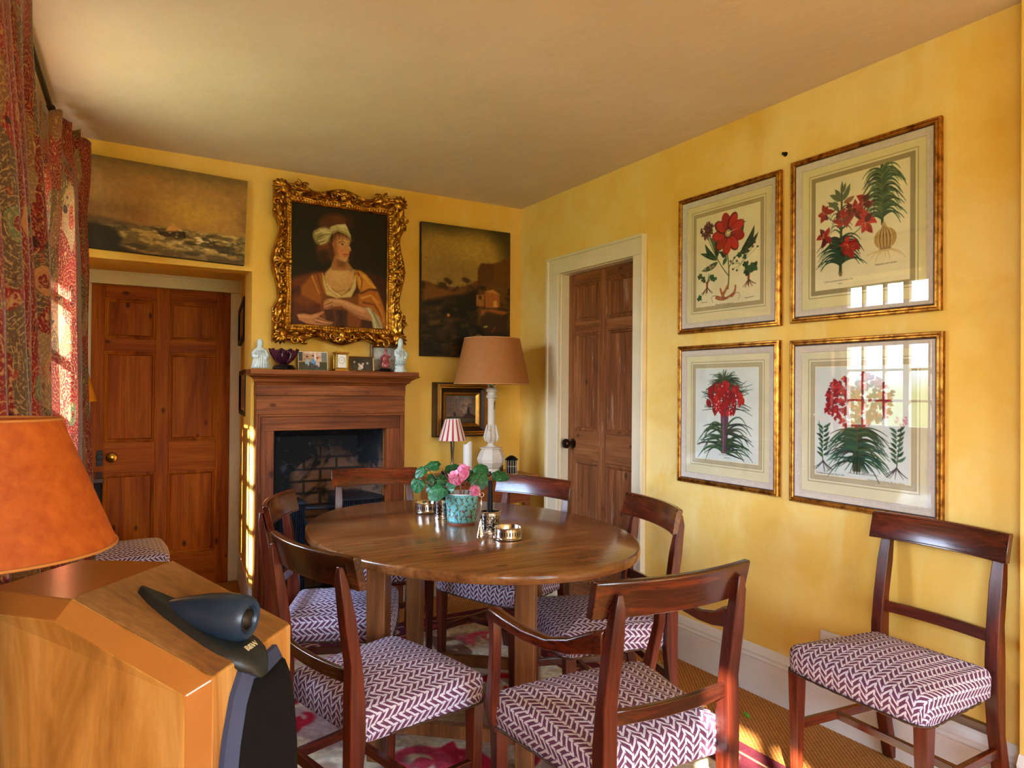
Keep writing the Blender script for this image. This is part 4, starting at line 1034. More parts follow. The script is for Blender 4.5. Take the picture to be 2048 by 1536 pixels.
mb = MB(); mb.box(.752, 1.601, 3.928, 3.999, 1.142, 1.241); mb.build('lower_board', M_MANT_H, fp, bevel=0.002)
mb = MB(); mb.box(.778, 1.575, 3.94, 3.999, 1.051, 1.128); mb.build('lintel', M_MANT_H, fp, bevel=0.002)
for x0, x1 in ((.778, .848), (1.494, 1.575)):
    mb = MB(); mb.box(x0, x1, 3.94, 3.999, 0, 1.051); mb.build('jamb', M_MANT_V, fp, bevel=0.002)
for sgn, x in ((1, .752), (-1, 1.601)):
    mb = MB()
    for k, (w0, w1, y) in enumerate(((0, .010, 3.928), (.010, .018, 3.921), (.018, .0255, 3.932))):
        a, b = x + sgn * w0, x + sgn * w1; mb.box(min(a, b), max(a, b), y, 3.999, 0, 1.142 if k == 0 else 1.129)
    mb.build('edge_moulding', M_MANT_V, fp, bevel=0.002)
mb = MB(); mb.box(.762, 1.591, 3.920, 3.999, 1.1285, 1.1415); mb.build('bed_moulding', M_MANT_H, fp, bevel=0.003)
# cast-iron hob grate
M_HOB = plain('blackleaded_iron', (48, 56, 70), 0.42, 0.55, nz=0.25, nscale=9, bump=0.2)
gr = thing('hob_grate', 'black fluted cast-iron hob grate standing in the fire opening', 'grate', (0, 0, 0))
for x0, x1 in ((.862, 1.028), (1.236, 1.478)):
    mb = MB(); n = int((x1 - x0) / 0.0115); pts = []
    for k in range(n * 4 + 1):
        u = k / (n * 4); pts.append((x0 + (x1 - x0) * u, 3.972 - 0.004 * math.cos(u * n * 2 * PI)))
    mb.prism(pts + [(x1 - .03 if x1 > 1.2 else x1, 4.24), (x0 + .05 if x0 < .9 else x0, 4.24)], 'z', 0.02, 0.635); mb.build('hob', M_HOB, gr)
    mb = MB(); mb.box(x0 - .006, x1 + .006, 3.960, 4.13, .635, .652); mb.hexa([(x0 + .07 if x0 < .9 else x0, 4.13, .635), (x1, 4.13, .635), (x1 - .04 if x1 > 1.2 else x1, 4.25, .635), (x0 + .07 if x0 < .9 else x0, 4.25, .635), (x0 + .07 if x0 < .9 else x0, 4.13, .648), (x1, 4.13, .648), (x1 - .04 if x1 > 1.2 else x1, 4.25, .648), (x0 + .07 if x0 < .9 else x0, 4.25, .648)]); mb.build('hob_plate', M_HOB, gr, bevel=0.003)
for k, z in enumerate((.612, .53, .45, .37)):
    mb = MB(); mb.tube([(1.03 + .206 * i / 10, 3.975 - .028 * math.sin(PI * i / 10), z) for i in range(11)], (0.011, 0.007, .007, .007)[k], 8); mb.build('fire_bar', M_HOB, gr, smooth=180)
mb = MB(); mb.box(1.03, 1.234, 3.99, 4.2, .33, .345); mb.build('ash_tray', M_HOB, gr)

# ================================================================= MANTELSHELF THINGS
MZ = 1.383; MY = 3.905
M_BLANC = Mat('blue_white_porcelain', (206, 220, 224), 0.18, coat=0.5); v = M_BLANC.objco(False); n_ = M_BLANC.noise(v, 60, 4, 0.6, 1.0)
M_BLANC.col(M_BLANC.ramp(n_, [(0.3, srgb((190, 206, 212))), (0.55, srgb((210, 222, 226))), (0.7, srgb((226, 234, 236)))])); M_BLANC = M_BLANC.m
def skinned(name, joints, edges, mat, parent, sub=2):
    me = bpy.data.meshes.new(name); me.from_pydata([j[:3] for j in joints], edges, [])
    o = bpy.data.objects.new(name, me); COL.objects.link(o)
    o.modifiers.new('skin', 'SKIN'); sk = me.skin_vertices[0].data
    for i, j in enumerate(joints): sk[i].radius = (j[3], j[4] if len(j) > 4 else j[3])
    sk[0].use_root = True
    o.modifiers.new('sub', 'SUBSURF').levels = sub; o.modifiers['sub'].render_levels = sub
    bpy.context.view_layer.update()
    me2 = bpy.data.meshes.new_from_object(o.evaluated_get(bpy.context.evaluated_depsgraph_get()))
    bpy.data.objects.remove(o); me2.materials.clear(); me2.materials.append(mat)
    me2.polygons.foreach_set('use_smooth', [True] * len(me2.polygons))
    o = bpy.data.objects.new(name, me2); COL.objects.link(o); o.parent = parent; return o
# seated robed figure, left end
f1 = thing('porcelain_figure', 'pale porcelain figure in a hooded robe seated at the left end of the mantelshelf', 'figurine', (.763, MY, MZ))
J = [(0, 0, .022, .030, .024), (0, .004, .055, .026, .021), (0, .006, .085, .024, .018), (.0, .006, .108, .020, .014), (0, .004, .118, .013, .012), (0, -.001, .134, .020, .019), (0, .003, .153, .018, .018), (0, .004, .165, .008, .008),
     (-.028, .0, .096, .015, .014), (-.037, -.016, .070, .016, .015), (-.010, -.032, .066, .012, .011), (.028, .0, .096, .015, .014), (.037, -.014, .066, .017, .015), (.016, -.034, .054, .013, .012),
     (.024, -.022, .030, .016, .014), (.034, -.022, .010, .014, .010), (-.024, -.022, .022, .018, .014), (-.040, -.014, .009, .014, .009)]
Ed = [(0, 1), (1, 2), (2, 3), (3, 4), (4, 5), (5, 6), (6, 7), (3, 8), (8, 9), (9, 10), (3, 11), (11, 12), (12, 13), (0, 14), (14, 15), (0, 16), (16, 17)]
skinned('robed_body', J, Ed, M_BLANC, f1)
mb = MB()
for k in range(9):
    a = -2.6 + k * 0.26; mb.tube([(.03 * math.cos(a), .006 + .024 * math.sin(a), .1), (.041 * math.cos(a + .12), .006 + .036 * math.sin(a), .05), (.050 * math.cos(a), .004 + .040 * math.sin(a), .006)], (.004, .0065, .0075), 6)
mb.build('robe_folds', M_BLANC, f1, smooth=180)
# standing robed figure, right end
f2 = thing('porcelain_figure', 'pale porcelain standing robed figure at the right end of the mantelshelf', 'figurine', (1.542, MY - .042, MZ))
J = [(0, 0, .036, .026, .022), (.004, 0, .07, .024, .02), (-.002, 0, .105, .022, .018), (0, 0, .130, .018, .014), (0, 0, .145, .012, .012), (.001, -.002, .164, .020, .019), (.001, 0, .187, .015, .015), (.0, 0, .201, .007, .007),
     (-.026, 0, .122, .014, .013), (-.033, -.016, .098, .014, .013), (-.008, -.030, .092, .011, .010), (.026, 0, .120, .014, .013), (.036, -.010, .095, .014, .013), (.018, -.030, .078, .011, .010), (.030, .0, .055, .010, .008), (-.026, 0, .055, .010, .009)]
Ed = [(0, 1), (1, 2), (2, 3), (3, 4), (4, 5), (5, 6), (6, 7), (3, 8), (8, 9), (9, 10), (3, 11), (11, 12), (12, 13), (0, 14), (0, 15)]
skinned('robed_body', J, Ed, M_BLANC, f2)
mb = MB(); mb.lathe([(0, 0), (.036, 0), (.034, .012), (.029, .02), (.032, .034), (.02, .046), (0, .05)], n=18); mb.build('cloud_base', M_BLANC, f2, smooth=30)
mb = MB()
for k in range(8):
    a = -2.7 + k * 0.31; mb.tube([(.024 * math.cos(a), .02 * math.sin(a), .125), (.03 * math.cos(a), .026 * math.sin(a), .085), (.031 * math.cos(a), .027 * math.sin(a), .045)], (.003, .005, .005), 6)
mb.build('robe_folds', M_BLANC, f2, smooth=180)
# dark red glass bowl on a carved stand
bw = thing('carved_bowl', 'dark amethyst shell-shaped bowl on a carved black stand beside the seated figure', 'bowl', (.888, MY, MZ))
mb = MB(); mb.lathe([(0, 0), (.052, 0), (.056, .006), (.05, .012), (.055, .020), (.046, .026), (.03, .028), (0, .028)], n=24)
for k in range(8): a = 2 * PI * k / 8; mb.ball((.05 * math.cos(a), .05 * math.sin(a), .008), (.010, .010, .008), 8, 6)
mb.build('stand', plain('carved_blackwood', (26, 16, 14), 0.3), bw, smooth=40)
mb = MB(); secs = []
for r, z in ((.008, .026), (.026, .032), (.048, .055), (.064, .082), (.074, .108), (.070, .110), (.058, .084), (.04, .056), (.01, .038)):
    secs.append([((r * 1.05) * (1 + .06 * math.sin(13 * a) * (z > .05)) * math.cos(a), r * .72 * (1 + .06 * math.sin(13 * a) * (z > .05)) * math.sin(a), z + .006 * math.sin(9 * a) * (z > .09)) for a in [2 * PI * k / 78 for k in range(78)]])
mb.loft(secs, caps=True)
amy = Mat('amethyst_glass', (58, 16, 40), 0.08, coat=0.6); v = amy.objco(); amy.col(amy.ramp(amy.noise(v, 22, 4), [(.35, srgb((30, 8, 26))), (.62, srgb((84, 26, 50))), (.75, srgb((140, 80, 60)))])); amy = amy.m
mb.build('shell_bowl', amy, bw, smooth=50)
mb = MB()
for s in (-1, 1): mb.tube([(s * .004, -.046, .034), (s * .020, -.058, .06), (s * .024, -.060, .085), (s * .008, -.060, .10), (s * .004, -.056, .082)], .006, 8)
mb.build('carved_lizard', amy, bw, smooth=180)
# pictures on the shelf
M_PHOTO = vcol('photograph_print', 0.3, coat=0.3); M_GILT = plain('thin_gilt', (190, 150, 92), 0.3, 0.9)
def skin_blob(cv, u, v, shirt, hair=(92, 56, 34)):
    cv.ell(u, v + .30, .075, .13, shirt); cv.ell(u - .03, v + .5, .06, .09, (60, 66, 84)); cv.ell(u, v, .038, .05, (216, 160, 132)); cv.ell(u, v - .045, .044, .03, hair)
cv = Canvas(72, 46, (214, 176, 150)); cv.poly([(0, .56), (1, .52), (1, 1), (0, 1)], (54, 58, 34)); cv.poly([(0, 0), (.14, 0), (.14, .5), (0, .5)], (70, 84, 92)); cv.poly([(.8, 0), (1, 0), (1, .55), (.8, .55)], (112, 118, 110)); cv.poly([(.56, 0), (.6, 0), (.6, .5), (.56, .5)], (246, 236, 226)); cv.poly([(.2, 0), (.5, 0), (.5, .1), (.2, .1)], (236, 206, 180))
cv.mottle(16, .2, 3); skin_blob(cv, .30, .30, (170, 204, 232)); skin_blob(cv, .5, .25, (96, 158, 218)); skin_blob(cv, .66, .36, (196, 176, 176), (110, 64, 40))
ph = thing('photograph', 'unframed colour photograph of three people sitting outdoors, left of the clock', 'photograph', (1.052, MY + .02, MZ), (R(-7), 0, 0))
mb = MB(); mb.box(-.082, .082, 0, .003, 0, .106); mb.build('card', plain('photo_card', (238, 232, 222), 0.5), ph)
grid_obj('image', cv, flat(-.079, .079, .003, .103, -.0006), M_PHOTO, ph, smooth=False)
def small_frame(name, label, x, y, w, h, fw, fmat, cv, lean, yaw=0.0, z=MZ, cat='picture frame', mount=None):
    t = thing(name, label, cat, (x, y, z), (R(-lean), 0, R(yaw)))
    mb = MB(); mb.rings([(-w / 2 + i, w / 2 - i, i, h - i, yy) for i, yy in ((0, .008), (0, -.004), (fw * .3, -.007), (fw * .7, -.005), (fw, -.001), (fw, .006))]); mb.build('frame', fmat, t)
    mb = MB(); mb.box(-w / 2 + .002, w / 2 - .002, .006, .009, .002, h - .002); mb.build('back_board', plain('back_card', (70, 50, 36), .8), t)
    grid_obj('image', cv, flat(-w / 2 + fw, w / 2 - fw, fw, h - fw, .003), M_PHOTO, t, smooth=False)
    mb = MB(); mb.hexa([(-.012, .008, h * .7), (.012, .008, h * .7), (.016, .03 + h * .12, -math.tan(R(lean)) * (.03 + h * .12)), (-.016, .03 + h * .12, -math.tan(R(lean)) * (.03 + h * .12)), (-.012, .011, h * .7), (.012, .011, h * .7), (.016, .033 + h * .12, -math.tan(R(lean)) * .03), (-.016, .033 + h * .12, -math.tan(R(lean)) * .03)])
    return t
cv = Canvas(64, 44, (52, 46, 44)); cv.mottle(10, .3, 4)
for u, v in ((.18, .34), (.38, .52), (.56, .48), (.76, .42)): cv.ell(u, v, .045, .065, (206, 198, 186))
cv.ell(.47, .72, .1, .13, (232, 206, 190)); cv.ell(.4, .86, .08, .1, (186, 176, 166)); cv.ell(.2, .75, .09, .2, (74, 66, 62)); cv.ell(.75, .78, .1, .2, (70, 62, 58))
small_frame('photo_frame', 'thin gilt frame with a black and white group photograph, right of the clock', 1.325, MY - .005, .146, .086, .008, M_GILT, cv, 8)
cv = Canvas(60, 60, (176, 178, 176)); cv.poly([(0, .55), (1, .5), (1, 1), (0, 1)], (150, 136, 120)); cv.ell(.3, .35, .2, .18, (204, 204, 198), soft=.1); cv.mottle(9, .15, 2)
small_frame('photo_frame', 'taller dark-topped picture frame standing behind the red figurine', 1.478, MY + .045, .158, .158, .013, plain('worn_dark_gilt', (120, 84, 54), .45, .3), cv, 5)
# carriage clock
ck = thing('carriage_clock', 'small brass carriage clock with a white dial in the middle of the mantelshelf', 'clock', (1.197, MY - .01, MZ))
mb = MB(); mb.box(-.040, .040, -.032, .032, 0, .010); mb.box(-.036, .036, -.028, .028, .010, .015); mb.build('base', M_BRASS, ck, bevel=.002)
mb = MB(); mb.box(-.036, .036, -.028, .028, .094, .099); mb.box(-.041, .041, -.033, .033, .099, .106); mb.build('top', M_BRASS, ck, bevel=.002)
for x in (-.031, .031):
    for y in (-.024, .024):
        mb = MB(); mb.lathe([(.0045, .015), (.0035, .02), (.0035, .089), (.0045, .094)], (x, y, 0), 12); mb.build('pillar', M_BRASS, ck, smooth=40)
mb = MB(); mb.box(-.030, .030, -.02, .024, .015, .094); mb.build('movement', plain('gilt_movement', (150, 116, 60), .4, .8), ck)
mb = MB(); mb.box(-.025, .025, -.0225, -.0205, .019, .091); dial = mb.build('dial', plain('enamel_dial', (238, 236, 230), .25), ck)
mb = MB()
for k in range(12):
    a = k * PI / 6; x, z = .0175 * math.sin(a), .06 + .0175 * math.cos(a); mb.box(x - .0015, x + .0015, -.0232, -.0226, z - .0022, z + .0022)
mb.build('hour_marks', M_INK, dial)
for a, L, w in ((R(268), .011, .0012), (R(94), .015, .0009)):
    mb = MB(); dx, dz = math.sin(a), math.cos(a); nx, nz = dz * w, -dx * w; mb.prism([(-nx, .06 - nz), (dx * L, .06 + dz * L), (nx, .06 + nz)], 'y', -.0238, -.0233); mb.build('hand', M_INK, dial)
mb = MB(); mb.tube([(-.024, 0, .106), (-.026, 0, .114), (-.020, 0, .121), (-.024, 0, .130), (.024, 0, .130), (.020, 0, .121), (.026, 0, .114), (.024, 0, .106)], .0018, 8); mb.build('carrying_handle', M_BRASS, ck, smooth=180)
# red stone figurine on a black stand
rf = thing('rose_quartz_figurine', 'small translucent rose-red carved figurine on a black stand, left of the standing figure', 'figurine', (1.461, MY - .02, MZ))
mb = MB(); mb.lathe([(0, 0), (.034, 0), (.038, .006), (.032, .010), (.036, .017), (.026, .021), (0, .021)], n=20); mb.build('stand', plain('carved_blackwood_2', (24, 15, 14), .3), rf, smooth=40)
rq = Mat('rose_quartz', (168, 62, 70), 0.15, coat=0.5); v = rq.objco(); rq.col(rq.ramp(rq.noise(v, 40, 4), [(.35, srgb((138, 40, 50))), (.65, srgb((206, 110, 112)))])); rq.b.inputs['Transmission Weight'].default_value = 0.25; rq = rq.m
J = [(0, 0, .040, .026, .016), (0, 0, .065, .020, .014), (0, 0, .090, .018, .012), (0, 0, .104, .007, .007), (0, -.001, .118, .011, .011), (0, 0, .134, .005, .005), (0, 0, .143, .003, .003), (-.026, 0, .086, .007, .007), (-.030, -.008, .062, .007, .007), (.026, 0, .088, .007, .007), (.031, -.006, .106, .007, .006), (.022, -.006, .027, .013, .010), (-.022, -.006, .027, .013, .010)]
skinned('carved_body', J, [(0, 1), (1, 2), (2, 3), (3, 4), (4, 5), (5, 6), (2, 7), (7, 8), (2, 9), (9, 10), (0, 11), (0, 12)], rq, rf)

# ================================================================= CORNER TABLE AND ITS THINGS
CT = .765
ct = thing('corner_table', 'small pine side table in the far right corner carrying two lamps', 'side table', (0, 0, 0))
mb = MB(); mb.box(1.70, 2.36, 3.63, 3.975, CT - .024, CT); mb.build('top', M_CHEST, ct, bevel=.005)
mb = MB(); mb.box(1.735, 2.325, 3.66, 3.965, CT - .17, CT - .024); mb.build('body', M_CHEST, ct, bevel=.003)
for x0, x1 in ((1.75, 2.025), (2.035, 2.31)):
    mb = MB(); mb.box(x0, x1, 3.648, 3.66, CT - .155, CT - .04); d = mb.build('drawer', M_CHEST, ct, bevel=.003)
    mb = MB(); mb.lathe([(.006, 0), (.006, -.008), (.013, -.014), (.013, -.019), (.001, -.023)], ((x0 + x1) / 2, 3.648, CT - .098), 16, axis='y'); mb.build('knob', M_BRASS, d, smooth=40)
for x in (1.755, 2.305):
    for y in (3.68, 3.945):
        mb = MB(); mb.loft([[(x + a * r, y + b * r, z) for a, b in ((-1, -1), (1, -1), (1, 1), (-1, 1))] for z, r in ((0, .014), (CT - .17, .02))]); mb.build('leg', M_CHEST, ct, bevel=.002)
# large lamp
def distressed():
    m = Mat('distressed_white_paint', (214, 200, 182), 0.6); v = m.objco(); a = m.step(m.noise(m.n('Mapping', {'Vector': v, 'Scale': (1, 1, .5)}).outputs[0], 24, 5, .6, .5), .60, .66)
    c = m.mix(m.noise(v, 9, 3), srgb((226, 214, 198)), srgb((196, 180, 160))); m.col(m.mix(a, c, srgb((112, 72, 40)))); m.bump(a, .3, .003); return m.m
M_DIST = distressed()
bl = thing('table_lamp', 'large lamp with a brown shade on a distressed white carved column, in the corner', 'lamp', (2.062, 3.692, CT))
mb = MB(); mb.lathe([(.229, .553), (.168, .828), (.166, .828), (.227, .553), (.229, .553)], n=64, caps=False)
sm_ = parchment('brown_card_shade', (168, 104, 48), (176, 112, 54), 0.12); mb.build('lamp_shade', sm_, bl, smooth=40)
for r, z in ((.229, .554), (.168, .827)):
    mb = MB(); mb.tube([(r * math.cos(a), r * math.sin(a), z) for a in [i * 2 * PI / 64 for i in range(65)]], .0025, 6)
    mb.build('shade_binding', plain('tan_binding', (204, 148, 92), .6), bl, smooth=180)
mb = MB(); mb.lathe([(.034, .178), (.026, .188), (.018, .196), (.024, .204), (.033, .222), (.036, .240), (.030, .262), (.025, .28), (.0235, .30), (.0225, .45), (.024, .468), (.033, .474), (.034, .482), (.027, .488), (.026, .505), (.033, .510), (.034, .520), (.024, .530), (.022, .545), (.030, .552), (.030, .566), (.006, .57)], n=28); mb.build('column', M_DIST, bl, smooth=35)
mb = MB()
for k in range(4):
    a = PI / 4 + k * PI / 2; c_, s_ = math.cos(a), math.sin(a); mb.tube([(c_ * .026, s_ * .026, .31), (c_ * .033, s_ * .033, .27), (c_ * .040, s_ * .040, .235), (c_ * .034, s_ * .034, .208)], (.004, .008, .010, .006), 8)
mb.build('carved_leaves', M_DIST, bl, smooth=180)
mb = MB()
def oct_(r, z): return [(r * math.cos(PI / 8 + k * PI / 4) * 1.05, r * math.sin(PI / 8 + k * PI / 4), z) for k in range(8)]
mb.loft([oct_(r, z) for r, z in ((.046, .045), (.060, .056), (.078, .085), (.082, .105), (.072, .135), (.058, .160), (.056, .164), (.066, .166), (.066, .172), (.040, .176), (.030, .182))]); mb.build('urn', M_DIST, bl, bevel=.002)
mb = MB(); mb.loft([oct_(.052, .034), oct_(.05, .047)])
for k in range(6):
    a = k * PI / 3 + .3; c_, s_ = math.cos(a), math.sin(a); mb.loft([[(c_ * r - s_ * w, s_ * r + c_ * w, z), (c_ * r + s_ * w, s_ * r - c_ * w, z), (c_ * (r - .016) + s_ * w * .7, s_ * (r - .016) - c_ * w * .7, z), (c_ * (r - .016) - s_ * w * .7, s_ * (r - .016) + c_ * w * .7, z)] for r, w, z in ((.050, .017, .040), (.060, .013, .020), (.070, .008, .0))])
mb.build('clawed_foot', M_DIST, bl, bevel=.0015)
mb = MB(); mb.ball((0, 0, .64), (.03, .03, .04), 14, 10); mb.tube([(0, 0, .565), (0, 0, .61)], .014, 12); mb.build('bulb', plain('opal_bulb_2', (238, 230, 214), .3), bl, smooth=180)
# small striped lamp
sl_ = thing('table_lamp', 'small lamp with a red and white striped shade on a slim dark metal stem', 'lamp', (1.855, 3.80, CT))
cv = Canvas(280, 24, (236, 222, 206))
for k in range(14):
    u = (k + .5) / 14; cv.poly([(u - .0115, -.2), (u + .0115, -.2), (u + .0125, 1.2), (u - .0125, 1.2)], (186, 30, 50))
grid_obj('lamp_shade', cv, prof_fn([(.084, .214), (.045, .342)]), vcol('striped_pleated_card', .7), sl_)
mb = MB(); mb.lathe([(.0835, .214), (.0825, .214), (.044, .342), (.045, .342)], n=48, caps=False); mb.build('shade_lining', plain('shade_white', (230, 222, 212), .7), sl_, smooth=40)
mb = MB(); mb.lathe([(0, 0), (.052, 0), (.054, .012), (.050, .030), (.040, .042), (.018, .050), (.010, .060), (.0075, .085), (.0085, .13), (.0115, .17), (.0125, .20), (.012, .235), (.004, .24)], n=28); mb.build('stem', plain('pewter', (112, 98, 84), .25, .95), sl_, smooth=40)
# pillar candle
t = thing('pillar_candle', 'burnt-down white pillar candle on the corner table, between the two lamps', 'candle', (1.93, 3.745, CT))
mb = MB(); n = 28; secs = []
for r, z, j in ((.026, 0, 0), (.0265, .004, 0), (.0262, .17, 0), (.0258, .198, 1), (.0235, .200, 1), (.019, .188, .5), (.008, .180, 0), (.001, .179, 0)):
    secs.append([(r * math.cos(a), r * math.sin(a), z + j * .010 * math.sin(a * 1.0 + 2.2) + j * .004 * math.sin(3 * a)) for a in [2 * PI * k / n for k in range(n)]])
mb.loft(secs); mb.build('wax', plain('white_wax', (234, 228, 220), .45), t, smooth=50)
mb = MB(); mb.tube([(0, 0, .178), (.001, 0, .190)], .0012, 6); mb.build('wick', M_BLACK, t)
cv = Canvas(56, 40, (200, 186, 164)); cv.poly([(0, .5), (1, .5), (1, 1), (0, 1)], (96, 84, 68))
for k in range(7): cv.ell(.12 + k * .125, .46 + .05 * (k % 2), .045, .07, (52, 46, 40)); cv.poly([(.08 + k * .125, .5), (.2 + k * .125, .5), (.2 + k * .125, .95), (.08 + k * .125, .95)], (60, 54, 46))
small_frame('photo_frame', 'brown framed old group photograph standing behind the big lamp foot', 2.205, 3.90, .12, .13, .012, M_MAH_WORN, cv, 6, z=CT)
lt = thing('lantern', 'miniature barred cage lantern with a black domed lid, right of the big lamp', 'lantern', (2.222, 3.72, CT))
M_BONE = plain('bone_white', (216, 200, 172), .4)
mb = MB(); mb.lathe([(0, 0), (.037, 0), (.037, .006), (0, .006)], n=24); mb.lathe([(.037, .048), (.0385, .050), (.037, .052), (.0345, .052), (.0345, .048), (.037, .048)], n=24, caps=False); mb.build('rings', M_BONE, lt, smooth=40)
mb = MB(); mb.lathe([(0, .006), (.030, .006), (.030, .088), (0, .088)], n=24); mb.build('drum', M_BLACK, lt, smooth=40)
for k in range(14):
    a = 2 * PI * k / 14; mb = MB(); mb.tube([(.0345 * math.cos(a), .0345 * math.sin(a), .006), (.0345 * math.cos(a), .0345 * math.sin(a), .090)], .0022, 6); mb.build('bar', M_BONE, lt, smooth=180)
mb = MB(); mb.lathe([(.040, .088), (.040, .093), (.030, .102), (.016, .112), (.004, .116), (0, .116)], n=24); mb.build('lid', M_BLACK, lt, smooth=40)
mb = MB(); mb.ball((0, 0, .120), .006, 10, 8); mb.build('knob', M_BONE, lt, smooth=180)
# ================================================================= OIL PAINTINGS ON THE BACK WALL
M_OIL = vcol('varnished_oil_paint', 0.5, spec=0.25); M_CANV = plain('canvas_edge', (46, 32, 18), 0.8)
def canvas_picture(name, label, cx, cz, w, h, cv, tilt=0.0, y=3.965):
    t = thing(name, label, 'painting', (cx, y, cz), (0, R(tilt), 0))
    mb = MB(); mb.box(-w / 2, w / 2, .001, .034, -h / 2, h / 2); mb.build('stretcher', M_CANV, t, bevel=.002)
    grid_obj('painted_canvas', cv, flat(-w / 2 + .001, w / 2 - .001, -h / 2 + .001, h / 2 - .001, 0.0), M_OIL, t)
    return t
# seascape
h_, w_ = 170, 270; cv = Canvas(w_, h_, (168, 122, 66)); V = cv.V / cv.as_
f = fbm(h_, w_, 4, 5, 2); g = fbm(h_, w_, 10, 5, 7)
cv.put(1 - V / .22 + (f - .5), (92, 76, 38), .7); cv.put((f - .52) * 5, (166, 118, 60), .8); cv.put(np.exp(-((cv.U - .62) / .22) ** 2 - ((V - .5) / .16) ** 2) * (.5 + g), (202, 152, 58), .85)
cv.put(np.clip((f - .50) * 3, 0, 1) * (V < .62), (112, 76, 46), .55); cv.put(np.clip((.16 - np.abs(V - .56)) * 8, 0, 1) * np.clip(1.1 - cv.U * 1.6, 0, 1), (126, 84, 48), .7)
sea = np.clip((V - .66 + .04 * (g - .5)) * 40, 0, 1); cv.put(sea, (112, 88, 50)); cv.put(sea * np.clip((fbm(h_, w_, 14, 4, 5, 3.0) - .5) * 7, 0, 1), (196, 158, 92), .8); cv.put(sea * np.clip((fbm(h_, w_, 9, 4, 15, 3.0) - .54) * 8, 0, 1), (56, 44, 26), .8)
cv.put(np.clip((V - .90 + .14 * (f - .5)) * 12, 0, 1) * (cv.U > .3), (70, 48, 28), .6); cv.poly([(.0, .72), (.09, .73), (.18, .78), (.22, .86), (.20, .93), (.3, .99), (.4, 1.02), (0, 1.02)], (40, 26, 14), soft=.03); cv.poly([(.0, .63), (.12, .66), (.3, .70), (.0, .72)], (96, 66, 38), soft=.05)
cv.poly([(.22, .68), (.29, .56), (.36, .55), (.38, .68)], (156, 106, 56), soft=.03); cv.poly([(.47, .72), (.52, .62), (.58, .69)], (206, 142, 70), soft=.012); cv.poly([(.42, .73), (.6, .70), (.58, .77), (.45, .78)], (54, 30, 18), soft=.012); cv.line([(.59, .70), (.595, .76)], .008, .01, (40, 24, 16)); cv.line([(.8, .81), (.84, .83)], .008, .004, (70, 36, 22))
cv.put(np.clip((fbm(h_, w_, 22, 3, 31, 2.4) - .62) * 9, 0, 1) * np.exp(-((cv.U - .7) / .3) ** 2 - ((V - .78) / .12) ** 2), (232, 206, 146), .9)
cv.mottle(40, .10, 3, 3)
canvas_picture('seascape_painting', 'unframed dark golden seascape painting above the left door', .328, 2.177, .735, .456, cv, 1.5)
# landscape
h_, w_ = 250, 190; cv = Canvas(w_, h_, (150, 114, 50)); V = cv.V / cv.as_
f = fbm(h_, w_, 4, 5, 12); g = fbm(h_, w_, 9, 5, 17)
cv.put(1.1 - V / .12 + f - .5, (58, 46, 16), .9); cv.put(np.exp(-((cv.U - .62) / .35) ** 2 - ((V - .17) / .13) ** 2) * (.4 + f), (178, 140, 62), .9); cv.put(np.exp(-((cv.U - .33) / .3) ** 2 - ((V - .36) / .12) ** 2), (128, 98, 46), .6); cv.put(np.clip((cv.U - .85) * 5 + (.3 - V) * 3, 0, 1), (52, 42, 16), .8)
cv.poly([(0, .45), (.06, .44), (.14, .46), (.25, .47), (.36, .47), (.5, .45), (.62, .40), (.62, .31), (.65, .27), (.8, .26), (.9, .23), (1, .18), (1, 1), (0, 1)], (98, 58, 20), soft=.02)
cv.put(np.clip((g - .5) * 8, 0, 1) * (V > .44), (42, 26, 10), .8); cv.poly([(.62, .33), (.66, .27), (.8, .27), (.8, .42), (.62, .44)], (86, 48, 18), soft=.03); cv.poly([(.05, .47), (.25, .49), (.4, .52), (.2, .56), (.0, .6)], (112, 66, 22), soft=.04)
cv.poly([(.0, .60), (.2, .56), (.45, .52), (.62, .46), (.62, .62), (.6, .7), (.3, .72), (0, .78)], (26, 17, 8), soft=.05); cv.poly([(0, .74), (.3, .7), (.6, .74), (1, .78), (1, 1), (0, 1)], (24, 18, 8), soft=.05); cv.put(np.clip((fbm(h_, w_, 7, 5, 77, 1.5) - .50) * 5, 0, 1) * (V > .56), (64, 42, 17), .75); cv.put(np.clip((fbm(h_, w_, 11, 4, 79, 2.2) - .56) * 7, 0, 1) * (V > .62), (88, 60, 24), .55)
for u, v in ((.27, .42), (.30, .435), (.47, .405), (.5, .415)): cv.ell(u, v, .032, .022, (62, 40, 14), soft=.02)
cv.poly([(.60, .515), (.69, .51), (.69, .60), (.60, .60)], (150, 90, 34), soft=.012); cv.poly([(.70, .49), (.76, .47), (.87, .50), (.87, .60), (.71, .61)], (156, 88, 34), soft=.012); cv.poly([(.70, .485), (.79, .462), (.88, .5), (.78, .49)], (176, 112, 46), soft=.01); cv.poly([(.63, .52), (.66, .52), (.66, .55), (.63, .55)], (60, 36, 14)); cv.poly([(.80, .55), (.84, .55), (.84, .6), (.80, .6)], (196, 140, 60), soft=.01)
cv.poly([(.66, .63), (.8, .62), (.98, .635), (.9, .66), (.74, .64), (.66, .68)], (150, 84, 32), soft=.02); cv.poly([(.64, .7), (.72, .645), (.95, .67), (1, .8), (.7, .82)], (58, 34, 14), soft=.05)
cv.ell(.29, .685, .016, .016, (190, 110, 46), soft=.01); cv.poly([(.08, .74), (.2, .72), (.2, .75), (.1, .77)], (82, 58, 22), soft=.03)
for u, v in ((.70, .76), (.72, .755)): cv.ell(u, v, .012, .008, (176, 152, 92), soft=.01)
cv.line([(.82, .76), (.78, .80)], .006, .004, (140, 50, 24)); cv.line([(.58, .84), (.62, .825), (.66, .83)], .006, .006, (160, 110, 50), soft=.01)
cv.mottle(40, .10, 4, 3)
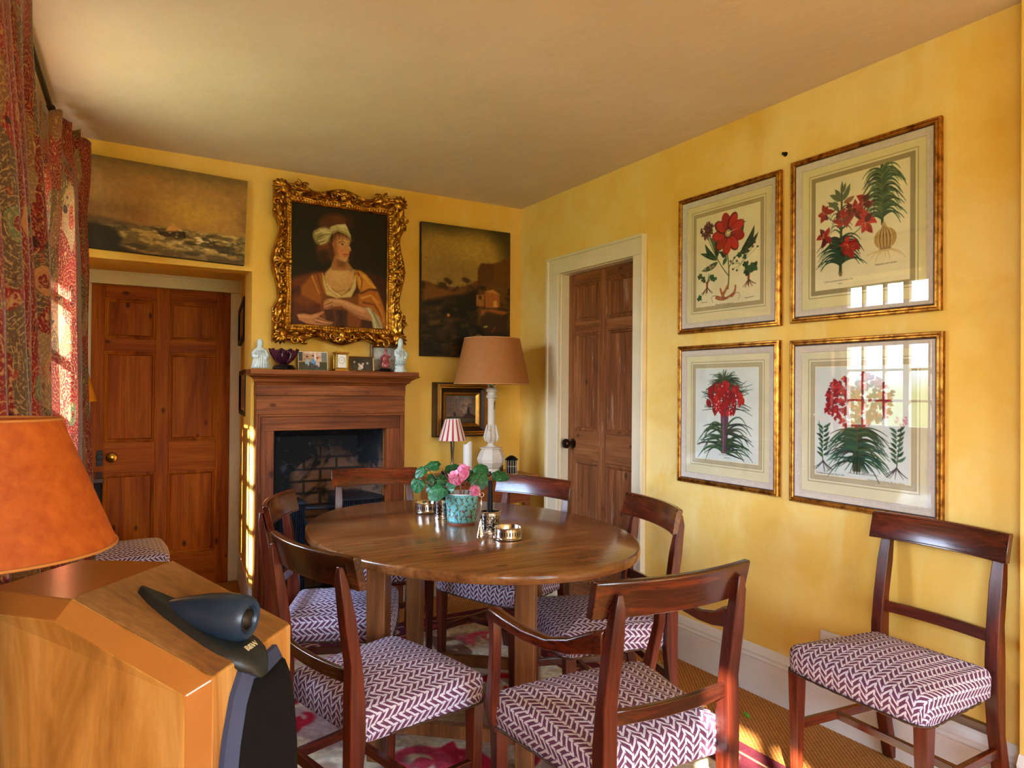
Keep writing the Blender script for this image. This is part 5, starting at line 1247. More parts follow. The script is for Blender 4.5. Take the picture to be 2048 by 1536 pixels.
canvas_picture('landscape_painting', 'unframed dark brown landscape painting with small buildings, above the corner lamps', 2.032, 1.902, .632, .825, cv, -.3)
# portrait: a lady in a white headband, turned to the right
h_, w_ = 300, 250; cv = Canvas(w_, h_, (24, 14, 6)); V = cv.V / cv.as_; f = fbm(h_, w_, 4, 5, 41); g = fbm(h_, w_, 14, 4, 43)
def Q(*p):
    o_ = []
    for x, y in p:
        t0 = 95 + .114 * (x - 118); t1 = 1430 + .033 * (x - 118); o_.append(((x - 118) / 1052, (y - t0) / (t1 - t0)))
    return o_
cv.put(np.clip((f - .45) * 3, 0, 1) * np.clip((V - .35) * 3, 0, 1), (50, 34, 12), .7)
S = dict(soft=.016)
cv.poly(Q((100, 960), (240, 880), (460, 840), (850, 820), (1000, 860), (1190, 960), (1190, 1500), (100, 1500)), (70, 28, 8), soft=.05)
cv.poly(Q((110, 940), (400, 850), (360, 900), (230, 1000), (130, 1040)), (112, 48, 12), soft=.04); cv.poly(Q((920, 850), (1180, 940), (1180, 1120), (1060, 1000)), (62, 24, 8), soft=.05)
cv.poly(Q((120, 1100), (300, 1050), (470, 1250), (440, 1290), (250, 1290), (120, 1400)), (92, 36, 10), soft=.04); cv.poly(Q((140, 1160), (260, 1080), (400, 1180), (300, 1230)), (122, 54, 14), soft=.05)
cv.poly(Q((350, 880), (460, 850), (520, 1100), (440, 1200), (240, 1100), (230, 1010)), (158, 84, 20), soft=.03); cv.line(Q((345, 900), (370, 960), (420, 1080)), .006, .003, (222, 156, 62), soft=.014); cv.line(Q((400, 870), (430, 990), (480, 1120)), .008, .004, (112, 50, 14), soft=.02)
cv.poly(Q((480, 860), (560, 780), (720, 770), (800, 820), (790, 980), (650, 1120), (540, 1060), (470, 960)), (206, 150, 84), soft=.02)
cv.ell(*Q((640, 880))[0], .10, .07, (222, 168, 100), soft=.08)
cv.poly(Q((452, 862), (480, 900), (540, 1030), (650, 1105), (750, 1040), (800, 880), (820, 860), (815, 1010), (760, 1120), (600, 1130), (500, 1100), (462, 980)), (212, 176, 104), soft=.014)
for p in (((470, 900), (520, 1040), (620, 1110)), ((560, 1030), (650, 1095)), ((780, 960), (720, 1060), (650, 1105)), ((590, 1060), (700, 1040))): cv.line(Q(*p), .005, .003, (164, 120, 56), soft=.012)
cv.line(Q((500, 980), (560, 1060), (640, 1100)), .004, .003, (240, 210, 140), soft=.01)
cv.poly(Q((440, 1080), (500, 1100), (600, 1135), (760, 1120), (860, 1060), (900, 1240), (860, 1460), (440, 1460)), (128, 64, 16), soft=.03); cv.poly(Q((470, 1250), (720, 1250), (720, 1450), (560, 1450), (500, 1380)), (70, 28, 8), soft=.03); cv.line(Q((580, 1260), (600, 1360), (580, 1440)), .01, .008, (104, 50, 16), soft=.02); cv.line(Q((650, 1270), (660, 1440)), .012, .01, (44, 18, 8), soft=.02)
cv.poly(Q((795, 820), (860, 825), (930, 870), (1000, 950), (1045, 1020), (950, 1020), (870, 1070), (835, 1000)), (206, 132, 34), soft=.018)
cv.poly(Q((845, 1080), (940, 1020), (1060, 1050), (1110, 1160), (1150, 1280), (1165, 1460), (1080, 1400), (960, 1225), (845, 1200)), (178, 98, 24), soft=.02)
for p, c, r_ in ((((830, 850), (880, 930), (870, 1040)), (124, 58, 14), .008), (((900, 880), (960, 960), (1030, 1010)), (236, 174, 66), .010), (((850, 900), (860, 980)), (232, 166, 60), .008), (((870, 1070), (960, 1030), (1050, 1030)), (96, 42, 12), .010), (((880, 1120), (980, 1090), (1070, 1170)), (228, 152, 50), .010), (((900, 1170), (1020, 1190), (1110, 1330)), (112, 52, 14), .009), (((1000, 1120), (1090, 1230), (1130, 1360)), (214, 134, 40), .008)): cv.line(Q(*p), r_, r_ * .5, c, soft=.018)
cv.poly(Q((985, 1260), (930, 1225), (820, 1200), (720, 1155), (600, 1130), (500, 1140), (470, 1170), (470, 1235), (500, 1252), (560, 1222), (660, 1210), (760, 1285), (870, 1345), (1000, 1370)), (190, 124, 74), soft=.014)
cv.line(Q((900, 1255), (760, 1205), (640, 1160), (540, 1155)), .020, .012, (222, 158, 100), soft=.03); cv.line(Q((700, 1240), (800, 1300), (960, 1355)), .008, .008, (138, 80, 40), soft=.02)
for k in range(4): cv.line(Q((560, 1160 + k * 16), (490, 1185 + k * 18), (478, 1205 + k * 14)), .009, .005, (206, 142, 90) if k % 2 == 0 else (150, 92, 52), soft=.01)
cv.poly(Q((915, 1215), (975, 1222), (1080, 1330), (1130, 1460), (1010, 1460), (985, 1320)), (176, 156, 108), soft=.012); cv.line(Q((950, 1235), (1010, 1330), (1040, 1450)), .006, .004, (226, 210, 166), soft=.012); cv.line(Q((1000, 1250), (1080, 1420)), .006, .004, (120, 100, 62), soft=.012)
cv.poly(Q((195, 1310), (260, 1300), (340, 1310), (475, 1270), (470, 1290), (420, 1330), (500, 1370), (575, 1385), (560, 1402), (500, 1400), (555, 1420), (430, 1428), (300, 1410), (215, 1370)), (190, 120, 72), soft=.012)
for k in range(3): cv.line(Q((390, 1345 + k * 22), (470, 1372 + k * 16), (560, 1388 + k * 14)), .006, .003, (132, 76, 42) if k % 2 == 0 else (214, 146, 94), soft=.008)
cv.line(Q((220, 1330), (330, 1340), (400, 1325)), .012, .008, (212, 144, 90), soft=.02)
HC = (98, 48, 18)
cv.ell(*Q((600, 300))[0], .135, .070, HC, soft=.05); cv.ell(*Q((490, 340))[0], .08, .07, (88, 42, 15), soft=.05); cv.ell(*Q((480, 600))[0], .085, .105, (112, 54, 20), soft=.05); cv.ell(*Q((470, 690))[0], .07, .07, (52, 24, 8), soft=.05); cv.ell(*Q((750, 690))[0], .04, .10, (42, 18, 6), soft=.04); cv.ell(*Q((735, 300))[0], .035, .07, (58, 26, 9), soft=.04)
cv.poly(Q((570, 660), (720, 730), (770, 800), (700, 830), (560, 830), (540, 800)), (176, 112, 60), soft=.018); cv.poly(Q((600, 720), (700, 745), (680, 800), (610, 790)), (128, 74, 36), soft=.04)
cv.poly(Q((590, 455), (660, 445), (742, 500), (742, 545), (748, 585), (757, 610), (745, 626), (736, 648), (735, 668), (720, 705), (690, 732), (650, 722), (600, 690), (568, 620), (556, 540)), (214, 148, 90), soft=.012)
cv.ell(*Q((640, 620))[0], .055, .045, (216, 130, 80), soft=.07); cv.ell(*Q((690, 500))[0], .05, .022, (232, 174, 112), soft=.04); cv.ell(*Q((700, 715))[0], .022, .012, (226, 160, 100), soft=.03); cv.poly(Q((556, 500), (590, 470), (600, 560), (610, 680), (580, 660)), (150, 84, 42), soft=.04)
cv.poly(Q((716, 545), (738, 560), (757, 610), (735, 622), (722, 600)), (196, 128, 74), soft=.014); cv.line(Q((728, 540), (742, 600)), .004, .003, (238, 184, 124), soft=.012)
for (x, y), w in (((656, 550), .022), ((738, 560), .011)): cv.ell(*Q((x, y))[0], w, .010, (226, 188, 146), soft=.008); cv.ell(*Q((x + 6, y))[0], .009, .009, (44, 24, 14), soft=.006); cv.line(Q((x - w * 900, y - 2), (x, y - 11), (x + w * 800, y - 3)), .003, .002, (70, 36, 18), soft=.007)
cv.line(Q((622, 532), (650, 518), (688, 526)), .004, .003, (98, 54, 26), soft=.008); cv.line(Q((720, 532), (744, 534)), .003, .002, (104, 58, 28), soft=.008)
cv.ell(*Q((742, 624))[0], .009, .005, (140, 74, 42), soft=.008); cv.line(Q((672, 656), (700, 654), (732, 658)), .005, .004, (170, 62, 42), soft=.007); cv.line(Q((684, 668), (722, 668)), .005, .003, (196, 92, 66), soft=.008); cv.line(Q((684, 682), (718, 682)), .004, .003, (170, 104, 62), soft=.01)
for k in range(9): cv.line(Q((570 + 19 * k, 430 + 3 * k), (566 + 20 * k, 470), (560 + 21 * k, 500 + 4 * (k % 3))), .009, .003, (104, 54, 20) if k % 2 else (136, 76, 30), soft=.012)
for k in range(8): cv.line(Q((520 + 6 * k, 520 + 12 * k), (540 + 4 * k, 600 + 12 * k), (500 + 8 * k, 680 + 8 * k)), .010, .005, (112, 56, 20) if k % 2 else (66, 30, 10), soft=.016)
cv.poly(Q((510, 390), (545, 355), (600, 338), (690, 330), (716, 370), (752, 450), (750, 492), (735, 478), (690, 440), (610, 412), (545, 440)), (196, 176, 116), soft=.012); cv.poly(Q((600, 345), (690, 336), (710, 372), (640, 376)), (222, 206, 150), soft=.02); cv.line(Q((545, 425), (610, 400), (690, 425), (745, 480)), .007, .005, (142, 120, 66), soft=.014)
for (x, y), rx, ry, c in (((440, 470), .085, .075, (170, 150, 94)), ((470, 410), .06, .035, (206, 188, 130)), ((400, 450), .045, .045, (156, 136, 82)), ((430, 530), .055, .03, (132, 112, 64)), ((500, 440), .04, .035, (200, 180, 122))): cv.ell(*Q((x, y))[0], rx, ry, c, soft=.025)
for k, p in enumerate((((380, 440), (440, 410), (530, 430)), ((400, 480), (470, 450), (540, 440)), ((410, 520), (470, 500), (510, 470)), ((440, 380), (480, 365), (530, 390)), ((430, 550), (480, 530), (500, 500)))): cv.line(Q(*p), .006, .003, (230, 214, 162) if k % 2 == 0 else (112, 92, 50), soft=.012)
cv.mottle(50, .07, 6, 3); cv.a *= .92
PX, PZ, PW, PH = 1.210, 1.976, .560, .680
t = thing('portrait_painting', 'portrait of a lady in a white headband, in a carved gilt frame', 'painting', (PX, 3.955, PZ))
mb = MB(); mb.box(-PW / 2 - .01, PW / 2 + .01, .002, .03, -PH / 2 - .01, PH / 2 + .01); mb.build('stretcher', M_CANV, t)
grid_obj('painted_canvas', cv, flat(-PW / 2 - .004, PW / 2 + .004, -PH / 2 - .004, PH / 2 + .004, 0.0), M_OIL, t)
def gilt():
    m = Mat('carved_antique_gilding', (168, 118, 40), 0.32, 1.0); v = m.objco(); n1 = m.noise(v, 26, 5, .6); n2 = m.noise(v, 90, 3)
    m.col(m.ramp(n1, [(.3, srgb((110, 66, 18))), (.5, srgb((176, 122, 40))), (.7, srgb((214, 164, 76)))])); m.bump(m.math('ADD', n1, m.math('MULTIPLY', n2, .3)), .5, .006); m.rough(m.math('ADD', m.math('MULTIPLY', n2, .25), .2)); return m.m
M_GOLD = gilt()
FW = .100
def carved_side(L, horizontal):
    """relief strip along +x of half-length L (inner), mitred; returns grid of (x, y, out) with out = distance outward from the sight edge"""
    rows = []; NS, NT = 140, 18
    for j in range(NT + 1):
        tt = j / NT; row = []
        for i in range(NS + 1):
            s = -1 + 2 * i / NS; a = abs(s)
            bul = -.026 * (math.sin(PI * min(1, (a / .74)) ** 2.0) ** 1.0 if a < .74 else 0) + .010 * math.exp(-(s / .22) ** 2)
            wid = FW + bul * (1 if a < .8 else 1)
            o_ = wid * tt; x = s * (L + o_ * (1 if a > .74 else (a / .74)))
            if a > .74: x = math.copysign(L * .74 + (a - .74) / .26 * (L * .26 + o_), s) if True else x
            else: x = s * L
            hgt = np.interp(tt, [0, .06, .10, .18, .24, .40, .62, .80, .93, 1.0], [.006, .016, .012, .020, .015, .026, .040, .046, .036, .004])
            ph = s * L * 62; rel = 0
            if .24 < tt < .95:
                k = math.sin(PI * (tt - .24) / .71)
                rel = .009 * k * (math.sin(ph + 5 * math.sin(tt * 7)) * math.cos(tt * 16 + ph * .37) + .6 * math.sin(ph * 2.3 + tt * 13))
            elif .08 < tt < .2: rel = .003 * math.sin(s * L * 420)
            row.append((x, -(hgt + rel), o_))
        rows.append(row)
    return rows, NS, NT
for L, half, rot_ in ((PW / 2, PH / 2, 0), (PW / 2, PH / 2, 180), (PH / 2, PW / 2, 90), (PH / 2, PW / 2, 270)):
    rows, NS, NT = carved_side(L, True); mb = MB(); c_, s_ = math.cos(R(rot_)), math.sin(R(rot_))
    for row in rows:
        for x, y, o_ in row:
            px, pz = x, half + o_; mb.v.append((px * c_ - pz * s_, y, px * s_ + pz * c_))
    for j in range(NT):
        for i in range(NS): a = j * (NS + 1) + i; mb.face((a, a + 1, a + NS + 2, a + NS + 1))
    o = mb.build('frame_rail', M_GOLD, t, smooth=60); md = o.modifiers.new('body', 'SOLIDIFY'); md.thickness = .004
def spiral(mb, cx, cz, y, r0, turns, sg, r, ph=0.0, n=20):
    pts = []; rr = []
    for i in range(n):
        q = i / (n - 1); a = ph + sg * turns * 2 * PI * q; rad = r0 * (1 - .82 * q); pts.append((cx + rad * math.cos(a), y - .006 * math.sin(PI * q), cz + rad * math.sin(a))); rr.append(r * (1.0 - .35 * q))
    mb.tube(pts, rr, 8)
for sx in (-1, 1):
    for sz in (-1, 1):
        cx, cz = sx * (PW / 2 + .055), sz * (PH / 2 + .055); mb = MB()
        mb.ball((cx, -.046, cz), (.034, .020, .034), 14, 8)
        for k in range(7):
            a = math.atan2(sz, sx) + (k - 3) * .42; L = .062 - .004 * abs(k - 3); mb.tube([(cx + q * L * math.cos(a + .25 * q), -.04 - .020 * math.sin(PI * q), cz + q * L * math.sin(a + .25 * q)) for q in (0, .3, .6, .85, 1.0)], [(.010, .006), (.013, .008), (.012, .008), (.008, .006), (.003, .003)], 8)
        spiral(mb, cx - sx * .075, cz + sz * .032, -.042, .026, 1.2, sx * sz, .0075, PI / 2); spiral(mb, cx + sx * .032, cz - sz * .078, -.042, .026, 1.2, -sx * sz, .0075, 0)
        spiral(mb, cx - sx * .03, cz - sz * .03, -.05, .018, 1.1, sx * sz, .006, 0); mb.ball((cx - sx * .116, -.034, cz + sz * .044), (.012, .012, .011), 10, 6); mb.ball((cx + sx * .042, -.034, cz - sz * .118), (.011, .012, .012), 10, 6)
        mb.tube([(cx - sx * .10, -.03, cz + sz * .038), (cx - sx * .13, -.03, cz + sz * .052), (cx - sx * .142, -.03, cz + sz * .046)], .006, 6); mb.tube([(cx + sx * .036, -.03, cz - sz * .10), (cx + sx * .048, -.03, cz - sz * .13), (cx + sx * .044, -.03, cz - sz * .142)], .006, 6)
        mb.build('corner_ornament', M_GOLD, t, smooth=60)
for a, L in ((0, PH / 2), (90, PW / 2), (180, PH / 2), (270, PW / 2)):
    mb = MB(); mb.ball((0, -.052, L + .052), (.020, .016, .028), 12, 8)
    for k in range(5):
        b_ = PI / 2 + (k - 2) * .55; mb.tube([(.05 * q * math.cos(b_), -.045 - .014 * math.sin(PI * q), L + .05 + .05 * q * math.sin(b_)) for q in (0, .4, .75, 1.0)], [(.009, .006), (.011, .008), (.009, .006), (.003, .003)], 8)
    spiral(mb, -.055, L + .055, -.044, .022, 1.2, 1, .0065); spiral(mb, .055, L + .055, -.044, .022, 1.2, -1, .0065, PI); mb.ball((0, -.05, L + .012), (.018, .012, .010), 10, 6)
    c_, s_ = math.cos(R(a)), math.sin(R(a)); mb.v = [(x * c_ - z * s_, y, x * s_ + z * c_) for x, y, z in mb.v]
    mb.build('centre_ornament', M_GOLD, t, smooth=60)
mb = MB(); mb.rings([(-PW / 2 + .004 - i, PW / 2 - .004 + i, -PH / 2 + .004 - i, PH / 2 - .004 + i, y) for i, y in ((0, -.001), (0, -.008), (.004, -.012), (.010, -.010), (.014, -.004))]); mb.build('sight_edge', M_GOLD, t, smooth=50)
# windmill picture in a stepped frame
t = thing('windmill_painting', 'small dark windmill painting in a stepped gilt and brown frame behind the lamps', 'painting', (1.995, 3.964, 1.158))
h_, w_ = 90, 128; cv = Canvas(w_, h_, (112, 88, 74)); V = cv.V / cv.as_; g = fbm(h_, w_, 6, 4, 61)
cv.put((g - .52) * 7, (164, 126, 98), .8); cv.put((.3 - V) * 3, (84, 80, 78), .7); cv.put((V - .72) * 30, (72, 60, 42)); cv.put((V - .88) * 10, (46, 36, 24))
cv.poly([(.55, .76), (.62, .66), (.74, .62), (.9, .72), (.95, .8), (.5, .8)], (62, 34, 26), soft=.02); cv.poly([(.66, .64), (.68, .42), (.72, .42), (.75, .64)], (44, 34, 28), soft=.015)
for a in (.5, 2.1, 3.6, 5.2): cv.line([(.70, .42), (.70 + .09 * math.cos(a), .42 + .13 * math.sin(a))], .006, .004, (66, 46, 38), soft=.012)
cv.poly([(.30, .72), (.31, .60), (.36, .60), (.38, .72)], (58, 44, 38), soft=.015); cv.line([(.28, .62), (.33, .58), (.38, .62)], .004, .003, (66, 48, 42)); cv.line([(.03, .76), (.24, .76)], .006, .006, (52, 42, 34), soft=.01); cv.mottle(40, .2, 5, 3)
grid_obj('painted_panel', cv, flat(-.13, .13, -.092, .092, .004), M_OIL, t)
mb = MB(); mb.box(-.185, .185, .006, .034, -.168, .168); mb.build('back_board', M_CANV, t)
M_DKF = plain('dark_bronzed_frame', (66, 42, 22), .4, .4); M_OLDG = plain('old_flat_gilding', (176, 124, 50), .36, .9, nz=.15, nscale=30)
def ring(name, prof, mat, p, w=.376, h=.340):
    mb = MB(); mb.rings([(-w / 2 + i, w / 2 - i, -h / 2 + i, h / 2 - i, y) for i, y in prof]); return mb.build(name, mat, p)
ring('outer_moulding', [(0, .034), (0, -.020), (.004, -.030), (.010, -.030)], M_DKF, t); ring('gilt_bead', [(.010, -.030), (.013, -.036), (.020, -.036), (.022, -.030), (.027, -.034), (.034, -.034), (.036, -.026)], M_OLDG, t)
ring('cove', [(.036, -.026), (.046, -.010), (.056, -.004), (.060, -.008)], M_DKF, t); ring('slip', [(.060, -.008), (.064, -.012), (.070, -.010), (.084, .004), (.086, .006)], M_OLDG, t)
# two narrow black frames on the splayed reveal beside the left door
ra = math.atan2(1.0, .114)     # direction of the reveal
def reveal_frame(label, dist, z, w, h, roll):
    P = Vector((.736, 4.0, 0)) + Vector((.114, 1, 0)).normalized() * dist; nrm = Vector((-1, .114, 0)).normalized()
    t = thing('picture_frame', label, 'picture frame', (P.x + nrm.x * .012, P.y + nrm.y * .012, z)); 
    t.rotation_euler = (Matrix.Rotation(math.atan2(-1, -.114) , 3, 'Z') @ Matrix.Rotation(roll, 3, 'Y')).to_euler()
    mb = MB(); mb.rings([(-w / 2 + i, w / 2 - i, -h / 2 + i, h / 2 - i, y) for i, y in ((0, .009), (0, -.010), (.020, -.011), (.026, -.004), (.026, .004))]); mb.build('frame', M_BLACK, t)
    mb = MB(); mb.box(-w / 2 + .02, w / 2 - .02, .002, .008, -h / 2 + .02, h / 2 - .02); mb.build('mount', plain('buff_mount', (196, 164, 124), .8), t)
    mb = MB(); mb.box(-w / 5, w / 5, .0005, .0018, -h / 3, h / 3.4); mb.build('picture', plain('sepia_print', (150, 112, 80), .6), t)
reveal_frame('narrow black picture frame hung askew, upper of two beside the left door', .62, 1.690, .56, .235, R(-3))
reveal_frame('narrow black picture frame low on the door reveal, level with the mantelshelf', .44, 1.255, .58, .265, R(0))

# ================================================================= FOUR BOTANICAL PRINTS ON THE RIGHT WALL
M_PAPER = vcol('hand_coloured_print', .75, spec=.2)
def pgold():
    m = Mat('rubbed_gold_moulding', (170, 112, 40), .36, .95); v = m.objco(); n1 = m.noise(v, 30, 5, .65); m.col(m.ramp(n1, [(.35, srgb((112, 60, 20))), (.55, srgb((186, 128, 52))), (.75, srgb((208, 158, 78)))])); return m.m
M_PGOLD = pgold(); M_LINEN = plain('grey_linen_slip', (196, 184, 172), .8, nz=.08, nscale=60, bump=.2, bscale=300); M_PDARK = plain('frame_dark_edge', (66, 34, 16), .5)  # last one: dark brown for the inner rebate of the print frames
G1, G2, G3, G4 = (38, 66, 42), (58, 88, 54), (26, 48, 38), (88, 106, 62); RED, RED2, DRED = (158, 20, 24), (186, 34, 32), (88, 14, 22); BRN = (120, 78, 50)
def sheet(paper, mat_c, band, seed):
    cv = Canvas(250, 286, mat_c); a = cv.as_
    def rect(i, ib, c, j=None):
        cv.poly([(i, i / a), (1 - i, i / a), (1 - i, 1 - ib / a), (i, 1 - ib / a)], c)
    rect(.062, .086, (120, 104, 74)); rect(.066, .090, mat_c); rect(.078, .102, (230, 222, 190)); rect(.083, .107, (140, 122, 92)); rect(.0865, .1105, band); rect(.118, .142, (150, 132, 100)); rect(.1205, .1445, (226, 214, 176)); rect(.128, .152, paper)
    cv.mottle(5, .05, seed); return cv
def P(u, v): return (.128 + .744 * u, .112 + .757 * v)      # sheet coordinates -> canvas
def roots(cv, u, v, n, L, c, rs):
    for k in range(n):
        a = PI / 2 + rs.uniform(-1.3, 1.3); cv.curve(P(u, v), P(u + L * .6 * math.cos(a), v + L * .5), P(u + L * math.cos(a) * 1.3, v + L * (.5 + .5 * abs(math.sin(a)))), .004, .0012, c)
def art_peony():
    cv = sheet((224, 212, 172), (218, 204, 158), (172, 152, 112), 1); rs = random.Random(2)
    cv.curve(P(.52, .84), P(.56, .66), P(.50, .42), .0075, .006, (96, 96, 58)); cv.curve(P(.53, .70), P(.36, .55), P(.2, .26), .005, .004, (86, 92, 56)); cv.curve(P(.53, .62), P(.62, .5), P(.74, .46), .005, .004, (86, 92, 56))
    for p0, p1, w in ((((.34, .5)), (.14, .30), .026), ((.35, .5), (.20, .22), .022), ((.34, .49), (.30, .25), .026), ((.36, .53), (.08, .60), .028), ((.35, .51), (.06, .40), .024), ((.46, .50), (.40, .42), .018), ((.50, .50), (.44, .58), .02), ((.50, .5), (.36, .42), .018), ((.72, .47), (.92, .22), .03), ((.73, .46), (.98, .30), .026), ((.70, .48), (.86, .48), .024), ((.66, .36), (.76, .12), .016), ((.36, .16), (.5, .22), .016), ((.62, .12), (.80, .16), .014)):
        cv.leaf(P(*p0), P(*p1), w, rs.choice((G1, G2, G3)), rs.uniform(-.12, .12), (120, 132, 84))
    for k in range(9):
        a = k * 2 * PI / 9 + .3; u, v = .52 + .15 * math.cos(a), .24 + .135 * math.sin(a); cv.ell(*P(u, v), .085, .052, DRED if k % 2 else (150, 24, 30), rot=a); cv.ell(*P(u + .01, v), .070, .040, RED2 if k % 3 else RED, rot=a)
        cv.line([P(.52 + .06 * math.cos(a), .24 + .05 * math.sin(a)), P(.52 + .2 * math.cos(a), .24 + .18 * math.sin(a))], .003, .001, (120, 16, 26), alpha=.7)
    cv.ell(*P(.52, .24), .048, .048, (70, 20, 26)); cv.ell(*P(.52, .24), .036, .036, (172, 148, 96)); cv.ell(*P(.52, .24), .016, .016, (226, 206, 160)); cv.line([P(.53, .235), P(.66, .21)], .004, .001, (226, 206, 176))
    for k in range(110):
        a, r = rs.uniform(0, 6.28), rs.uniform(0, .11); cv.ell(*P(.18 + r * math.cos(a), .16 + r * .9 * math.sin(a)), .012, .009, rs.choice(((84, 34, 38), (112, 54, 52), (64, 24, 30))), rot=a)
    for u, v, c in ((.18, .76, (60, 30, 26)), (.84, .74, (50, 36, 28))):
        for k in range(8): a = rs.uniform(3.4, 6.0); cv.curve(P(u, v), P(u + .05 * math.cos(a), v - .06), P(u + .1 * math.cos(a), v + .12 * math.sin(a)), .0025, .0015, (86, 84, 56))
        cv.line([P(u, v - .02), P(u - .005, v + .09)], .014, .008, (150, 72, 48)); roots(cv, u, v + .03, 10, .09, (92, 60, 46), rs)
    for u, v, s in ((.06, .66, 1), (.12, .70, 1), (.26, .69, 1), (.3, .71, .9), (.70, .50, .9), (.78, .53, .8), (.84, .68, 1.7), (.92, .65, 1.5), (.80, .62, 1.2), (.05, .90, 1)):
        for k in range(5): a = k * 1.257 + rs.random(); cv.leaf(P(u, v), P(u + .05 * s * math.cos(a), v + .04 * s * math.sin(a)), .014 * s, rs.choice((G1, G2, (30, 84, 50))))
    for u, v in ((.14, .58), (.22, .56), (.24, .585), (.28, .57)): cv.ell(*P(u, v), .014, .011, (178, 128, 110))
    for u, v in ((.56, .55), (.62, .52), (.6, .58), (.66, .56), (.85, .38), (.93, .40), (.97, .45), (.9, .44), (.66, .66), (.6, .64)): cv.ell(*P(u, v), .012, .010, (70, 72, 50)); cv.line([P(u, v), P(.72, .6)], .0012, .0012, (110, 110, 76))
    for a, b, c in (((.44, .9), (.5, .84), (.52, .80)), ((.34, .92), (.46, .98), (.60, .90)), ((.46, .94), (.42, .88), (.40, .83)), ((.58, .92), (.64, .90), (.64, .82))): cv.curve(P(*a), P(*b), P(*c), .016, .009, (150, 78, 48)); cv.curve(P(*a), P(*b), P(*c), .005, .003, (196, 120, 80))
    for s in (-1, 1): cv.curve(P(.48, .94), P(.48 + s * .3, .84), P(.48 + s * .2, .97), .003, .001, (120, 66, 48))
    return cv
def strappy(cv, u0, v0, v1, n, L, w, rs, droop=.5, cols=(G1, G2, G3), up=False, off=0):
    for k in range(n):
        q = (k + .5) / n; v = v0 + (v1 - v0) * q; s = -1 if k % 2 else 1; l = L * rs.uniform(.75, 1.15) * (.55 + .8 * q if up else 1)
        cv.curve(P(u0, v), P(u0 + s * l * .55, v - .09), P(u0 + s * l, v + droop * l * rs.uniform(.2, .9)), w, .0015, rs.choice(cols))
def art_lily():
    cv = sheet((224, 214, 176), (216, 206, 156), (150, 136, 98), 2); rs = random.Random(4)
    strappy(cv, .73, .03, .46, 46, .22, .0095, rs, .55); cv.line([P(.73, .0), P(.735, .50)], .012, .010, (56, 64, 40)); strappy(cv, .73, .02, .44, 26, .15, .008, rs, .35, (G2, G4))
    cv.ell(*P(.765, .63), .085, .080, (176, 142, 84)); cv.poly([P(.72, .58), P(.735, .49), P(.765, .49), P(.80, .58)], (190, 160, 104), soft=.01)
    for k in range(9): a = (k - 4) / 4; cv.curve(P(.755, .51), P(.765 + .115 * a, .60), P(.765 + .045 * a, .735), .004, .003, (128, 84, 48) if k % 2 else (196, 176, 116)); 
    cv.ell(*P(.765, .72), .045, .016, (150, 120, 84))
    for k in range(9): s = (k - 4) / 4; cv.curve(P(.765 + s * .05, .73), P(.765 + s * .14, .73), P(.765 + s * .20, .76 + .03 * (k % 3)), .006, .002, (206, 182, 130))
    cv.line([P(.30, .10), P(.285, .86)], .007, .013, (70, 74, 46)); strappy(cv, .285, .56, .80, 30, .26, .010, rs, .35, (G1, G3, (30, 66, 52))); strappy(cv, .285, .30, .52, 12, .12, .007, rs, .1)
    for p0, p1, w in (((.29, .14), (.30, .04), .012), ((.3, .15), (.34, .06), .014), ((.28, .2), (.22, .1), .02), ((.29, .22), (.16, .14), .022), ((.3, .22), (.39, .08), .022), ((.32, .24), (.44, .20), .022), ((.26, .24), (.14, .24), .022), ((.27, .3), (.13, .20), .018)):
        cv.leaf(P(*p0), P(*p1), w, (98, 104, 70) if p1[0] < .4 else (150, 96, 60), .05, (70, 78, 50))
    for u, v, s in ((.10, .30, 1.0), (.09, .52, 1.05), (.30, .38, 1.1), (.44, .36, 1.35), (.53, .28, 1.2), (.56, .46, 1.2), (.40, .66, 1.3), (.36, .62, .8), (.42, .30, .9)):
        cv.curve(P(.288, min(.62, v + .12)), P((u + .288) / 2, v + .1), P(u, v), .004, .003, (78, 76, 50))
        for k in range(6):
            a = k * PI / 3 + rs.uniform(-.3, .3); L = .075 * s * rs.uniform(.8, 1.15); cv.leaf(P(u, v), (P(u, v)[0] + L * math.cos(a), P(u, v)[1] + L * .9 * math.sin(a)), .021 * s, rs.choice((RED, DRED, (150, 24, 28), (190, 40, 36))), rs.uniform(-.25, .25), (88, 12, 18))
        for k in range(4): a = rs.uniform(0, 6.28); cv.line([P(u, v), (P(u, v)[0] + .03 * math.cos(a), P(u, v)[1] + .03 * math.sin(a))], .0018, .0012, (212, 150, 96))
    cv.poly([P(.26, .86), P(.31, .86), P(.30, .90), P(.275, .90)], (124, 108, 72)); return cv
